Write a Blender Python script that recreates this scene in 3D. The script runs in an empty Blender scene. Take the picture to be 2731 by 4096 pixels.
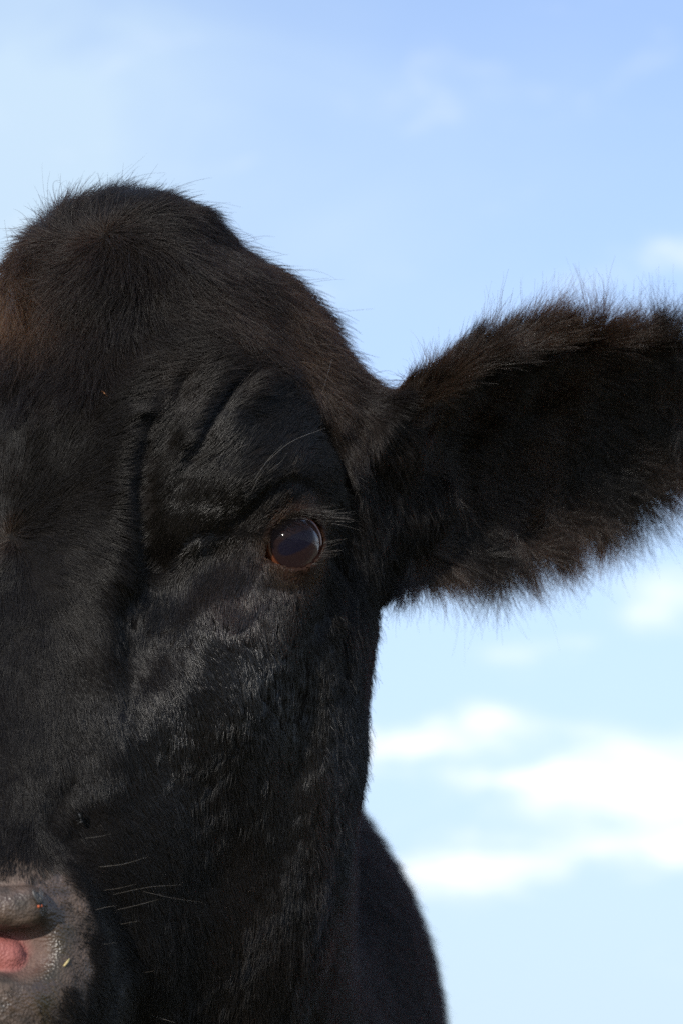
import bpy, math
import numpy as np
from mathutils import Vector, Matrix

HAIR = 1.0            # share of the fur strands that is grown
rng = np.random.default_rng(7)
SC = bpy.context.scene

# ------------------------------------------------------------------ camera, sky, sun, exposure
PITCH = math.radians(16.0)          # the camera looks up at the cow
CAM_H = 0.86                        # height of the lens above the ground, metres
DIST = 130.0                        # centimetres from the lens to the eye of the cow
FOC = 8840.0                        # focal length in pixels of the 2731 x 4096 photograph
PW, PH = 2731.0, 4096.0

cam_data = bpy.data.cameras.new('camera')
cam = bpy.data.objects.new('camera', cam_data)
SC.collection.objects.link(cam)
SC.camera = cam
cam_data.sensor_fit = 'VERTICAL'
cam_data.sensor_height = 36.0
cam_data.lens = 36.0 * FOC / PH
cam_data.clip_start = 0.02
cam_data.clip_end = 20000.0
cam.location = (0, 0, CAM_H)
cam.rotation_euler = (math.pi / 2 + PITCH, 0, 0)
cam_data.dof.use_dof = True
cam_data.dof.focus_distance = 1.285
cam_data.dof.aperture_fstop = 8.0

SUN_CAM = Vector((-0.36, -0.79, 0.50)).normalized()      # towards the sun, camera axes (right, away, up)
RX = Matrix.Rotation(PITCH, 3, 'X')
SUN_W = (RX @ SUN_CAM).normalized()
sun_el = math.asin(SUN_W.z)
sun_az = math.atan2(SUN_W.x, SUN_W.y)                     # clockwise from +Y

world = bpy.data.worlds.new('World')
SC.world = world
world.use_nodes = True
nt = world.node_tree
nt.nodes.clear()


def N(tree, typ, **kw):
    n = tree.nodes.new(typ)
    for k, v in kw.items():
        setattr(n, k, v)
    return n


def mth(tree, op, a, b=None, c=None, clamp=False):
    n = tree.nodes.new('ShaderNodeMath')
    n.operation = op
    n.use_clamp = clamp
    for i, x in enumerate((a, b, c)):
        if x is None:
            continue
        if isinstance(x, (int, float)):
            n.inputs[i].default_value = x
        else:
            tree.links.new(x, n.inputs[i])
    return n.outputs[0]


def maprange(tree, x, a, b, c=0.0, d=1.0, smooth=True):
    n = tree.nodes.new('ShaderNodeMapRange')
    n.interpolation_type = 'SMOOTHSTEP' if smooth else 'LINEAR'
    tree.links.new(x, n.inputs[0])
    for i, v in enumerate((a, b, c, d)):
        n.inputs[i + 1].default_value = v
    return n.outputs[0]


def px_dir(x, y):
    v = RX @ Vector(((x - PW / 2) / FOC, 1.0, -(y - PH / 2) / FOC)).normalized()
    return math.atan2(v.x, v.y), math.asin(v.z)


def build_sky():
    out = N(nt, 'ShaderNodeOutputWorld')
    bg = N(nt, 'ShaderNodeBackground')
    sky = N(nt, 'ShaderNodeTexSky', sky_type='NISHITA', sun_disc=False)
    sky.sun_elevation = sun_el
    sky.sun_rotation = sun_az
    sky.altitude = 300
    sky.air_density = 1.0
    sky.dust_density = 0.6
    sky.ozone_density = 3.0
    bg.inputs['Strength'].default_value = 0.15
    tc = N(nt, 'ShaderNodeTexCoord')
    sep = N(nt, 'ShaderNodeSeparateXYZ')
    nt.links.new(tc.outputs['Generated'], sep.inputs[0])
    z = mth(nt, 'MAXIMUM', sep.outputs['Z'], 0.0)
    # a flat cloud deck seen in perspective: direction / (height + k)
    den = mth(nt, 'ADD', z, 0.10)
    px = mth(nt, 'DIVIDE', sep.outputs['X'], den)
    py = mth(nt, 'DIVIDE', sep.outputs['Y'], den)
    comb = N(nt, 'ShaderNodeCombineXYZ')
    nt.links.new(px, comb.inputs[0])
    nt.links.new(py, comb.inputs[1])
    comb.inputs[2].default_value = 0.35

    def noise(scale, detail, rough, dist, off, sx=1.0, sy=1.0):
        mp = N(nt, 'ShaderNodeMapping')
        mp.inputs['Location'].default_value = off
        mp.inputs['Scale'].default_value = (sx, sy, 1)
        nt.links.new(comb.outputs[0], mp.inputs[0])
        nn = N(nt, 'ShaderNodeTexNoise')
        nn.inputs['Scale'].default_value = scale
        nn.inputs['Detail'].default_value = detail
        nn.inputs['Roughness'].default_value = rough
        nn.inputs['Distortion'].default_value = dist
        nt.links.new(mp.outputs[0], nn.inputs['Vector'])
        return nn.outputs[0]
    az = mth(nt, 'ARCTAN2', sep.outputs['X'], sep.outputs['Y'])
    el = mth(nt, 'ARCSINE', sep.outputs['Z'])
    cv = N(nt, 'ShaderNodeCombineXYZ')
    nt.links.new(az, cv.inputs[0]); nt.links.new(mth(nt, 'MULTIPLY', el, 2.2), cv.inputs[1])

    def anoise(scale, detail, rough, dist, off):
        mp = N(nt, 'ShaderNodeMapping'); mp.inputs['Location'].default_value = off
        nt.links.new(cv.outputs[0], mp.inputs[0])
        nn = N(nt, 'ShaderNodeTexNoise')
        for k, v in (('Scale', scale), ('Detail', detail), ('Roughness', rough), ('Distortion', dist)):
            nn.inputs[k].default_value = v
        nt.links.new(mp.outputs[0], nn.inputs['Vector'])
        return nn.outputs[0]

    w1, w2 = anoise(9, 5, 0.6, 0.2, (5.1, 8.3, 0)), anoise(9, 5, 0.6, 0.2, (2.4, 4.9, 3))
    azw = mth(nt, 'ADD', az, mth(nt, 'MULTIPLY', mth(nt, 'SUBTRACT', w1, 0.5), 0.10))
    elw = mth(nt, 'ADD', mth(nt, 'ADD', el, mth(nt, 'MULTIPLY', az, -0.06)), mth(nt, 'MULTIPLY', mth(nt, 'SUBTRACT', w2, 0.5), 0.045))

    def blobs(lst):
        tot = None
        for (x, y, sx, sy, amp) in lst:
            a0, e0 = px_dir(x, y)
            e0 -= 0.06 * a0
            dx = mth(nt, 'DIVIDE', mth(nt, 'SUBTRACT', azw, a0), sx / FOC)
            dy = mth(nt, 'DIVIDE', mth(nt, 'SUBTRACT', elw, e0), sy / FOC)
            g = mth(nt, 'EXPONENT', mth(nt, 'MULTIPLY', mth(nt, 'ADD', mth(nt, 'MULTIPLY', dx, dx), mth(nt, 'MULTIPLY', dy, dy)), -1.0))
            g = mth(nt, 'MULTIPLY', g, amp)
            tot = g if tot is None else mth(nt, 'ADD', tot, g)
        return tot
    fine = anoise(14, 6, 0.55, 0.4, (1.7, 0.3, 0))
    # low bank of broken clouds, as the photograph shows them
    bank = blobs([(1850, 2930, 330, 110, 1.0), (1560, 2980, 250, 90, .7), (2500, 3130, 520, 150, 1.1), (2731, 3300, 420, 130, .9), (2050, 3120, 260, 50, .7),
                  (1750, 3500, 330, 80, .9), (2350, 3470, 420, 75, .8), (2680, 2400, 280, 130, .6), (2330, 1120, 220, 70, .45), (2720, 1000, 190, 90, .5),
                  (2200, 2600, 420, 60, .35), (2700, 3420, 200, 50, .5), (3400, 3000, 700, 160, 1.0), (3500, 1500, 600, 120, .8), (-900, 2900, 700, 130, 1.0),
                  (-1200, 1200, 700, 150, .7)])
    cum = maprange(nt, mth(nt, 'ADD', bank, mth(nt, 'MULTIPLY', mth(nt, 'SUBTRACT', fine, 0.5), 2.1)), 0.12, 1.35)
    # the same kind of cloud over the rest of the sky
    big = noise(1.1, 5, 0.52, 0.3, CLOUD_OFF)
    dotv = N(nt, 'ShaderNodeVectorMath', operation='DOT_PRODUCT')
    nt.links.new(tc.outputs['Generated'], dotv.inputs[0])
    dotv.inputs[1].default_value = (0, math.cos(PITCH), math.sin(PITCH))
    rest = mth(nt, 'MULTIPLY', maprange(nt, big, 0.50, 0.64), maprange(nt, dotv.outputs['Value'], 0.94, 0.86))
    rest = mth(nt, 'MULTIPLY', rest, maprange(nt, sep.outputs['Z'], 0.75, 0.2, 0.3, 0.9))
    cum = mth(nt, 'MAXIMUM', mth(nt, 'MULTIPLY', cum, 0.80), rest)
    veil = anoise(5, 5, 0.55, 0.8, (3.3, 1.2, 0))
    vb = blobs([(150, 200, 1500, 900, .75), (100, 700, 1300, 500, .55), (1500, 900, 900, 500, .22), (-2500, 600, 1800, 900, .6)])
    ve = mth(nt, 'MULTIPLY', vb, maprange(nt, veil, 0.2, 0.8, 0.35, 1.1))
    hz = maprange(nt, sep.outputs['Z'], 0.62, 0.02, 0.20, 0.95)
    haze = mth(nt, 'ADD', hz, mth(nt, 'MULTIPLY', ve, 0.7), clamp=True)
    m1 = N(nt, 'ShaderNodeMix', data_type='RGBA')
    nt.links.new(haze, m1.inputs['Factor'])
    tint = N(nt, 'ShaderNodeMix', data_type='RGBA', blend_type='MULTIPLY')
    tint.inputs['Factor'].default_value = 1.0
    nt.links.new(sky.outputs[0], tint.inputs['A'])
    tint.inputs['B'].default_value = (1.12, 0.975, 1.03, 1)
    nt.links.new(tint.outputs['Result'], m1.inputs['A'])
    m1.inputs['B'].default_value = HAZE_COL
    m2 = N(nt, 'ShaderNodeMix', data_type='RGBA')
    nt.links.new(cum, m2.inputs['Factor'])
    nt.links.new(m1.outputs['Result'], m2.inputs['A'])
    m2.inputs['B'].default_value = CLOUD_COL
    nt.links.new(m2.outputs['Result'], bg.inputs['Color'])
    nt.links.new(bg.outputs[0], out.inputs[0])


CLOUD_OFF = (3.1, 0.4, 0)
HAZE_COL = (2.24, 2.88, 3.55, 1)
CLOUD_COL = (4.4, 4.45, 4.5, 1)
build_sky()

sun_data = bpy.data.lights.new('sun', 'SUN')
sun_data.energy = 2.25
sun_data.angle = math.radians(0.53)
sun_data.color = (1.0, 0.95, 0.87)
sun = bpy.data.objects.new('sun', sun_data)
SC.collection.objects.link(sun)
sun.rotation_euler = SUN_W.to_track_quat('Z', 'Y').to_euler()
sun.location = SUN_W * 20

vs = SC.view_settings
vs.view_transform = 'Standard'
vs.look = 'None'
vs.exposure = 0.9
vs.gamma = 1.0
vs.use_curve_mapping = False

cy = SC.cycles
cy.max_bounces = 6
cy.diffuse_bounces = 2
cy.glossy_bounces = 4
cy.transmission_bounces = 4
cy.transparent_max_bounces = 8
cy.use_denoising = False
cy.sample_clamp_indirect = 4.0
SC.cycles_curves.shape = 'RIBBONS'
SC.render.film_transparent = False


# ------------------------------------------------------------------ small helpers
def mat(name):
    m = bpy.data.materials.new(name)
    m.use_nodes = True
    t = m.node_tree
    t.nodes.clear()
    o = N(t, 'ShaderNodeOutputMaterial')
    b = N(t, 'ShaderNodeBsdfPrincipled')
    t.links.new(b.outputs[0], o.inputs[0])
    return m, t, b, o


def mesh_obj(name, verts, faces, material, parent=None, smooth=True):
    me = bpy.data.meshes.new(name)
    verts = np.asarray(verts, dtype=np.float32)
    if isinstance(faces, np.ndarray):
        me.vertices.add(len(verts))
        me.vertices.foreach_set('co', verts.ravel())
        k = faces.shape[1]
        me.loops.add(faces.size)
        me.loops.foreach_set('vertex_index', faces.astype(np.int32).ravel())
        me.polygons.add(len(faces))
        me.polygons.foreach_set('loop_start', np.arange(len(faces), dtype=np.int32) * k)
        me.update(calc_edges=True)
    else:
        me.from_pydata(verts.tolist(), [], faces)
    me.validate()
    if smooth:
        me.polygons.foreach_set('use_smooth', np.ones(len(me.polygons), dtype=bool))
    me.update()
    o = bpy.data.objects.new(name, me)
    SC.collection.objects.link(o)
    if material:
        me.materials.append(material)
    o.parent = parent
    return o


def fattr(o, name, values, domain='POINT'):
    a = o.data.attributes.new(name, 'FLOAT', domain)
    a.data.foreach_set('value', np.asarray(values, dtype=np.float32))


class WaveNoise:
    """smooth vector noise: a sum of sine waves in random directions"""
    def __init__(self, seed, wavelength, n=10, dims=3):
        r = np.random.default_rng(seed)
        k = r.normal(size=(n, 3))
        k /= np.linalg.norm(k, axis=1)[:, None]
        self.k = (k * (2 * np.pi / (wavelength * r.uniform(0.6, 1.6, n)))[:, None]).astype(np.float32)
        self.ph = r.uniform(0, 6.28, (n, dims)).astype(np.float32)
        self.s = np.float32(math.sqrt(2.0 / n))

    def __call__(self, p):
        a = p.astype(np.float32) @ self.k.T
        return np.stack([np.sin(a + self.ph[:, i]).sum(1) for i in range(self.ph.shape[1])], 1) * self.s


# ------------------------------------------------------------------ frames
# cam frame: centimetres, x right, y away, z up, lens at (0,-DIST,0); head frame: u = the cow's left, v = forward, w = up
TH = math.radians(28.0)
LV = np.array([math.cos(TH), -math.sin(TH), 0.0])
FV = np.array([-math.sin(TH), -math.cos(TH), 0.0])
ZV = np.array([0.0, 0.0, 1.0])
EYE_C = np.array([12.5, 0.0, 0.0])           # centre of the eyelid opening, head frame
EYE_CAM = np.array([-2.65, 0.0, -1.8])
E0 = EYE_CAM - (LV * EYE_C[0] + FV * EYE_C[1] + ZV * EYE_C[2])
HM = np.stack([LV, FV, ZV], 1)               # head -> cam
RXN = np.array(RX)
CAMW = np.array([0.0, 0.0, CAM_H * 100])


def head2cam(p): return p @ HM.T + E0
def cam2head(p): return (p - E0) @ HM
def cam2world(p): return (p - np.array([0, -DIST, 0])) @ RXN.T + CAMW
def head2world(p): return cam2world(head2cam(p))
def hdir2world(d): return (d @ HM.T) @ RXN.T
def world2cam(p): return (p - CAMW) @ RXN + np.array([0, -DIST, 0])


def ray_head(px):
    px = np.asarray(px, dtype=float).reshape(-1, 2)
    d = np.stack([(px[:, 0] - PW / 2) / FOC, np.ones(len(px)), -(px[:, 1] - PH / 2) / FOC], 1)
    d /= np.linalg.norm(d, axis=1)[:, None]
    o = np.tile(cam2head(np.array([[0, -DIST, 0.0]])), (len(px), 1))
    return o, d @ HM


def project(ph):
    c = head2cam(ph)
    s = FOC / (c[:, 1] + DIST)
    return np.stack([PW / 2 + c[:, 0] * s, PH / 2 - c[:, 2] * s], 1)


# ------------------------------------------------------------------ implicit cow
def smin(a, b, k):
    h = np.clip(0.5 + 0.5 * (b - a) / k, 0, 1)
    return b + (a - b) * h - k * h * (1 - h)


def smax(a, b, k): return -smin(-a, -b, k)


# half cross-sections of the head, front to back, (u, v) at height w
SECT = [
    (21.2, -2.2, [(0, -1.8), (0.3, -2.0), (0.4, -2.2), (0.3, -2.4), (0, -2.6)]),
    (20.9, -2.2, [(0, 0.2), (1.6, -0.4), (2.4, -2.2), (1.9, -4.2), (0, -5.4)]),
    (20.1, -2.2, [(0, 2.0), (2.7, 1.2), (3.7, -1.4), (3.3, -4.6), (2.1, -6.4), (0, -7.2)]),
    (18.4, -2.6, [(0, 3.8), (4.0, 2.8), (4.9, -0.5), (4.7, -4.6), (3.3, -7.8), (0, -9.6)]),
    (16.0, -3.2, [(0, 5.3), (4.8, 4.2), (7.0, 0.4), (7.7, -4.8), (6.0, -9.6), (0, -12.0)]),
    (13.0, -4.0, [(0, 6.4), (5.0, 5.4), (8.6, 1.8), (9.4, -4.2), (9.4, -8.8), (6.0, -14), (0, -15.0)]),
    (9.0, -5.0, [(0, 8.1), (5.0, 7.2), (9.0, 4.0), (11.2, 0), (11.6, -6), (11.2, -12), (6, -17), (0, -18.5)]),
    (4.0, -5.0, [(0, 9.9), (4.8, 9.2), (8.8, 6.4), (11.8, 2.4), (12.6, -3), (11.8, -10), (9.5, -15), (5, -19), (0, -20)]),
    (0.0, -4.5, [(0, 11.2), (4.2, 10.5), (7.4, 7.4), (10.4, 3.2), (12.3, -1.0), (12.0, -6), (11.4, -12), (8.4, -17), (0, -20)]),
    (-5.0, -3.5, [(0, 13.1), (3.8, 12.4), (6.3, 9.6), (9.3, 6.0), (11.6, 1.4), (12.2, -4), (11.6, -11), (9.2, -16), (5, -18), (0, -18.5)]),
    (-10.0, -2.0, [(0, 15.0), (3.6, 14.3), (5.9, 11.8), (8.7, 7.6), (10.8, 2.9), (11.5, -3), (11.4, -10), (9.1, -15), (4, -17), (0, -17)]),
    (-15.0, 0.0, [(0, 17.2), (3.6, 16.5), (5.9, 13.6), (7.8, 9.4), (9.3, 4.2), (10.6, -2), (11.2, -9), (9.2, -14.6), (0, -17)]),
    (-20.0, 2.0, [(0, 19.6), (4.4, 19.0), (6.9, 16.0), (7.6, 11), (8.3, 5), (9.6, -1), (10.6, -8), (8.8, -13.6), (0, -16)]),
    (-25.0, 3.0, [(0, 21.2), (4.8, 20.4), (7.6, 17.0), (7.7, 12), (7.6, 6), (8.6, 0), (9.9, -7), (8.4, -12.2), (0, -14)]),
    (-29.0, 4.0, [(0, 20.0), (4.5, 19.0), (6.6, 15.5), (6.6, 11), (6.6, 6), (7.6, 0), (8.9, -6.5), (7.4, -11.2), (0, -13)]),
    (-33.0, 5.0, [(0, 16.0), (3.4, 15.0), (4.6, 12.0), (5.0, 8), (6.0, 2), (7.0, -4), (5.4, -9), (0, -11)]),
    (-36.0, 5.0, [(0, 7.5), (0.9, 7), (1.4, 5), (0.9, 3), (0, 2.5)]),
]
NPHI, WSTEP = 73, 0.5
PHI = np.linspace(0, math.pi, NPHI)


def pchip(x, y, xi):
    """monotone-ish cubic (Catmull-Rom with limited slopes) along axis 0"""
    x = np.asarray(x, float); y = np.asarray(y, float)
    h = np.diff(x)
    dl = np.diff(y, axis=0) / h.reshape(-1, *([1] * (y.ndim - 1)))
    m = np.zeros_like(y)
    m[1:-1] = (dl[:-1] + dl[1:]) * 0.5
    m[0], m[-1] = dl[0], dl[-1]
    i = np.clip(np.searchsorted(x, xi) - 1, 0, len(x) - 2)
    sh = [-1] + [1] * (y.ndim - 1)
    t = ((xi - x[i]) / h[i]).reshape(sh)
    hh = h[i].reshape(sh)
    return ((2 * t**3 - 3 * t**2 + 1) * y[i] + (t**3 - 2 * t**2 + t) * hh * m[i]
            + (-2 * t**3 + 3 * t**2) * y[i + 1] + (t**3 - t**2) * hh * m[i + 1])


def loft_table():
    S = sorted(SECT, key=lambda s: s[0])
    ws = np.array([s[0] for s in S])
    wg = np.arange(ws[0] - 3, ws[-1] + 3 + 1e-6, WSTEP)
    rows, cen = [], []
    for w, vc, pts in S:
        p = np.array(pts, float)
        p = np.vstack([p[0] * [1, 1], p])[1:]
        ph = np.arctan2(p[:, 0], p[:, 1] - vc)            # 0 = front, pi = back
        r = np.hypot(p[:, 0], p[:, 1] - vc)
        # mirror for smooth ends
        phm = np.concatenate([-ph[1:3][::-1], ph, 2 * math.pi - ph[-3:-1][::-1]])
        rm = np.concatenate([r[1:3][::-1], r, r[-3:-1][::-1]])
        o = np.argsort(phm)
        rows.append(pchip(phm[o], rm[o], PHI))
        cen.append(vc)
    rows = np.array(rows)
    R = pchip(ws, rows, np.clip(wg, ws[0], ws[-1]))
    C = pchip(ws, np.array(cen), np.clip(wg, ws[0], ws[-1]))
    # beyond the ends the radius runs negative, which closes the caps
    R = np.where((wg < ws[0])[:, None], R - (ws[0] - wg)[:, None] * 1.6, R)
    R = np.where((wg > ws[-1])[:, None], R - (wg - ws[-1])[:, None] * 1.6, R)
    return wg, R, C


WG, RT, CT = loft_table()


def sd_loft(p):
    w = np.clip((p[:, 2] - WG[0]) / WSTEP, 0, len(WG) - 1.001)
    i = w.astype(int); f = w - i
    vc = CT[i] * (1 - f) + CT[i + 1] * f
    dv = p[:, 1] - vc
    ph = np.arctan2(p[:, 0], dv) / math.pi * (NPHI - 1)
    j = np.clip(ph.astype(int), 0, NPHI - 2); g = ph - j
    r = ((RT[i, j] * (1 - g) + RT[i, j + 1] * g) * (1 - f) + (RT[i + 1, j] * (1 - g) + RT[i + 1, j + 1] * g) * f)
    d = (np.hypot(p[:, 0], dv) - r) * 0.86
    out = np.maximum(WG[0] - p[:, 2], p[:, 2] - WG[-1])
    return np.maximum(d, out)


# ear: a cupped leaf, axes in the cam frame of the cow's left ear
EA = np.array([math.cos(math.radians(17)), 0.58, math.sin(math.radians(17))]); EA /= np.linalg.norm(EA)
EC = np.array([0.40, -0.75, -0.52]); EC -= EA * (EC @ EA); EC /= np.linalg.norm(EC)
EB = np.cross(EC, EA)
if EB[2] < 0:
    EB = -EB
EAR_O = np.array([3.4, 10.5, 0.95])          # ear base, cam frame
EAR_M = np.stack([EA, EB, EC], 1)
EAR_A = [-6, -3, 0, 5.0, 10.2, 15.2, 20.4, 24.0, 27.0, 28.6, 30.0]
EAR_T = [2.8, 4.8, 7.2, 9.3, 9.6, 8.4, 6.9, 5.3, 3.6, 1.8, -1.5]
EAR_B = [5.4, 6.0, 6.8, 7.6, 8.4, 8.5, 7.6, 6.0, 3.9, 1.9, -1.5]


def ear_local(p):
    """head frame (u >= 0) -> ear frame a (along), b (up), c (towards the open side)"""
    return (head2cam(p) - EAR_O) @ EAR_M


def ear_cup(a, b):
    hT = np.interp(a, EAR_A, EAR_T); hB = np.interp(a, EAR_A, EAR_B)
    h = np.maximum(np.where(b > 0, hT, hB), 0.4)
    r = np.clip(np.abs(b) / h, 0, 1.3)
    depth = np.interp(a, [-6, 0, 6, 14, 24], [1.0, 2.2, 3.0, 2.4, 0.6])
    return -depth * (1 - r ** 2.2) + 0.02 * (a - 4), h


def sd_ear(p):
    q = ear_local(p)
    a, b, c = q[:, 0], q[:, 1], q[:, 2]
    c0, h = ear_cup(a, b)
    th = np.interp(a, [-6, 0, 6, 24], [1.3, 0.8, 0.5, 0.35])
    d1 = (np.abs(c - c0) - th) * 0.6
    hT = np.interp(a, EAR_A, EAR_T); hB = np.interp(a, EAR_A, EAR_B)
    d2 = np.maximum(b - hT, -b - hB) * 0.9
    d3 = np.maximum(-5.0 - a, a - 29.4)
    return smax(smax(d1, d2, 0.8), d3, 0.6)


def capsule(p, a, b, ra, rb):
    a = np.asarray(a, float); b = np.asarray(b, float)
    ab = b - a
    t = np.clip(((p - a) @ ab) / (ab @ ab), 0, 1)
    return np.linalg.norm(p - a - t[:, None] * ab, axis=1) - (ra + (rb - ra) * t)


def ellipsoid(p, c, r):
    q = (p - np.asarray(c, float)) / np.asarray(r, float)
    k = np.linalg.norm(q, axis=1)
    return (k - 1) * min(r)


EAR_BASE_H = cam2head(EAR_O[None])[0]


def sd_base(p):
    """head with ear roots, mirrored halves"""
    p = p.copy(); p[:, 0] = np.abs(p[:, 0])
    d = sd_loft(p)
    root = capsule(p, (7.5, -10.5, 2.0), EAR_BASE_H + [-2.4, -4.6, -0.2], 4.8, 3.6)
    d = smin(d, root, 3.0)
    d = smin(d, capsule(p, (8.2, -8.5, 7.5), cam2head((EAR_O + EAR_M @ np.array([0.2, 3.4, -2.0]))[None])[0], 3.2, 2.4), 2.5)
    near = (p[:, 0] > 6) & (p[:, 1] < 4) & (p[:, 2] > -14)
    if near.any():
        d[near] = smin(d[near], sd_ear(p[near]), 1.6)
    return d


def march(px, f=None, steps=110):
    f = f or sd_base
    o, dr = ray_head(px)
    t = np.full(len(o), DIST - 50.0)
    for _ in range(steps):
        t += np.clip(f(o + dr * t[:, None]) * 0.7, -2, 6)
    p = o + dr * t[:, None]
    p[:, 0] = np.abs(p[:, 0])
    return p


# ---- sculpting strokes: creases, ridges, bulges and hollows of the face
# eye: ball centre and axis, head frame
EYE_R = 2.2
EAX = np.array([0.78, 0.62, 0.02]); EAX /= np.linalg.norm(EAX)
EYE_O = march([(1180, 2172)])[0] - EAX * 1.40
EHX = np.cross(EAX, [0, 0, 1.0]); EHX /= np.linalg.norm(EHX)     # along the lid opening
if EHX[1] < 0:
    EHX = -EHX                                                     # points to the nose
EVX = np.cross(EHX, EAX)
if EVX[2] < 0:
    EVX = -EVX
ca, sa = math.cos(math.radians(-24)), math.sin(math.radians(-24))   # the inner corner sits lower
EHX, EVX = EHX * ca + EVX * sa, EVX * ca - EHX * sa

# (polyline in photo pixels on the surface, depth cm (+ groove, - ridge), width cm)
STROKES_PX = [
    # fold beside the bulging forehead
    ([(640, 1600), (585, 1750), (560, 1900), (555, 2080), (575, 2240)], 0.8, 0.7),
    ([(500, 1700), (470, 1900), (480, 2150), (480, 2280)], -0.55, 1.4),
    # brow wrinkles
    ([(1030, 1470), (930, 1560), (860, 1660), (790, 1790), (730, 1900), (690, 2010)], 0.6, 0.42),
    ([(760, 1430), (720, 1530), (690, 1620), (650, 1760), (625, 1900)], 0.42, 0.42),
    ([(900, 1480), (830, 1590), (770, 1700), (700, 1830)], -0.55, 0.6),
    ([(1100, 1500), (1000, 1590), (930, 1700), (860, 1820)], -0.5, 0.65),
    ([(1150, 1460), (1180, 1520), (1220, 1560)], 0.35, 0.4),
    # fold between brow and ear
    ([(1110, 1440), (1230, 1560), (1310, 1720), (1370, 1860), (1410, 2000), (1420, 2120)], 0.45, 0.5),
    ([(1440, 1650), (1480, 1800), (1500, 1950)], 0.30, 0.5),
    # upper lid crease and the rim of the orbit
    ([(930, 2130), (1010, 2030), (1100, 1950), (1190, 1930), (1290, 1980)], 0.30, 0.42),
    ([(720, 2130), (850, 2000), (1020, 1900), (1180, 1850), (1320, 1900)], -0.35, 1.5),
    # shadowed trough below the inner corner of the eye
    ([(980, 2190), (880, 2240), (770, 2320), (680, 2420), (620, 2500)], 0.85, 0.9),
    ([(640, 2330), (600, 2450), (590, 2560)], 1.3, 1.9),
    ([(560, 2600), (540, 2800), (560, 2950)], 0.35, 0.9),
    # cheek bone
    ([(1000, 2440), (900, 2560), (780, 2680)], -0.2, 1.8),
    ([(1180, 2420), (1100, 2600), (950, 2800)], -0.30, 1.8),
    # hollow in front of the masseter, and the long shallow groove down the cheek
    ([(700, 3050), (850, 3250), (900, 3450)], 0.3, 2.4),
    ([(1290, 2560), (1310, 2800), (1290, 3050), (1240, 3300)], -0.22, 0.9),
    ([(1220, 2700), (1200, 3000), (1150, 3250)], 0.25, 0.9),
    # fold behind the eye
    ([(1330, 2230), (1390, 2300), (1395, 2420), (1385, 2560), (1380, 2700)], 1.3, 0.42),
    ([(1310, 2330), (1310, 2450), (1250, 2560)], 0.30, 0.5),
    # under the eye
    ([(1040, 2330), (1150, 2370), (1260, 2330)], 0.12, 0.35),
    # nose bridge muscle lines
    ([(440, 2320), (425, 2450), (415, 2600)], -0.4, 1.5),
    ([(420, 2550), (410, 2800), (440, 3000), (420, 3180)], -0.25, 1.2),
    ([(300, 3100), (240, 3220), (190, 3330)], 0.25, 0.6),
    # soft valley between cheek and muzzle
    ([(330, 3370), (440, 3560), (520, 3760), (560, 3980), (560, 4200)], 0.8, 1.5),
    ([(200, 3420), (330, 3560), (400, 3760), (410, 4000)], -0.4, 1.1),
    # poll lump and the dip below it
    ([(200, 900), (430, 960), (640, 960)], -0.5, 3.0),
    ([(120, 1330), (350, 1380), (560, 1330)], 0.4, 2.2),
]


def make_strokes():
    out = []
    for px, depth, width in STROKES_PX:
        px = np.array(px, float)
        # resample the line
        seg = np.linalg.norm(np.diff(px, axis=0), axis=1)
        s = np.concatenate([[0], np.cumsum(seg)])
        n = max(3, int(s[-1] / 45))
        q = pchip(s, px, np.linspace(0, s[-1], n))
        P = march(q)
        tap = np.ones(n) if width >= 1.2 else np.clip(np.minimum(np.arange(n), np.arange(n)[::-1]) / (0.22 * n), 0.12, 1)
        out.append((P, depth, width, tap))
    return out


STROKES = make_strokes()


def seg_dist(p, P, tap):
    best = np.full(len(p), 1e9); val = np.zeros(len(p))
    for k in range(len(P) - 1):
        a, b = P[k], P[k + 1]
        ab = b - a
        t = np.clip(((p - a) @ ab) / max(ab @ ab, 1e-9), 0, 1)
        d = np.linalg.norm(p - a - t[:, None] * ab, axis=1)
        m = d < best
        best = np.where(m, d, best)
        val = np.where(m, tap[k] * (1 - t) + tap[k + 1] * t, val)
    return best, val


# muzzle: the nostril, its wing and the bare skin
NOS = march([(60, 3770)])[0]
HOLE = march([(-110, 3790)])[0]
PINK = march([(40, 3800)])[0]
WING = [march([(x, y)])[0] for x, y in ((-420, 3800), (-230, 3690), (-60, 3640), (108, 3628))]


def inner_fold(e):
    return capsule(e, PINK - NOS_N * 1.75 - NOS_M[:, 0] * 2.2, PINK - NOS_N * 1.35 + NOS_M[:, 0] * 0.15, 1.1, 0.85)


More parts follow.
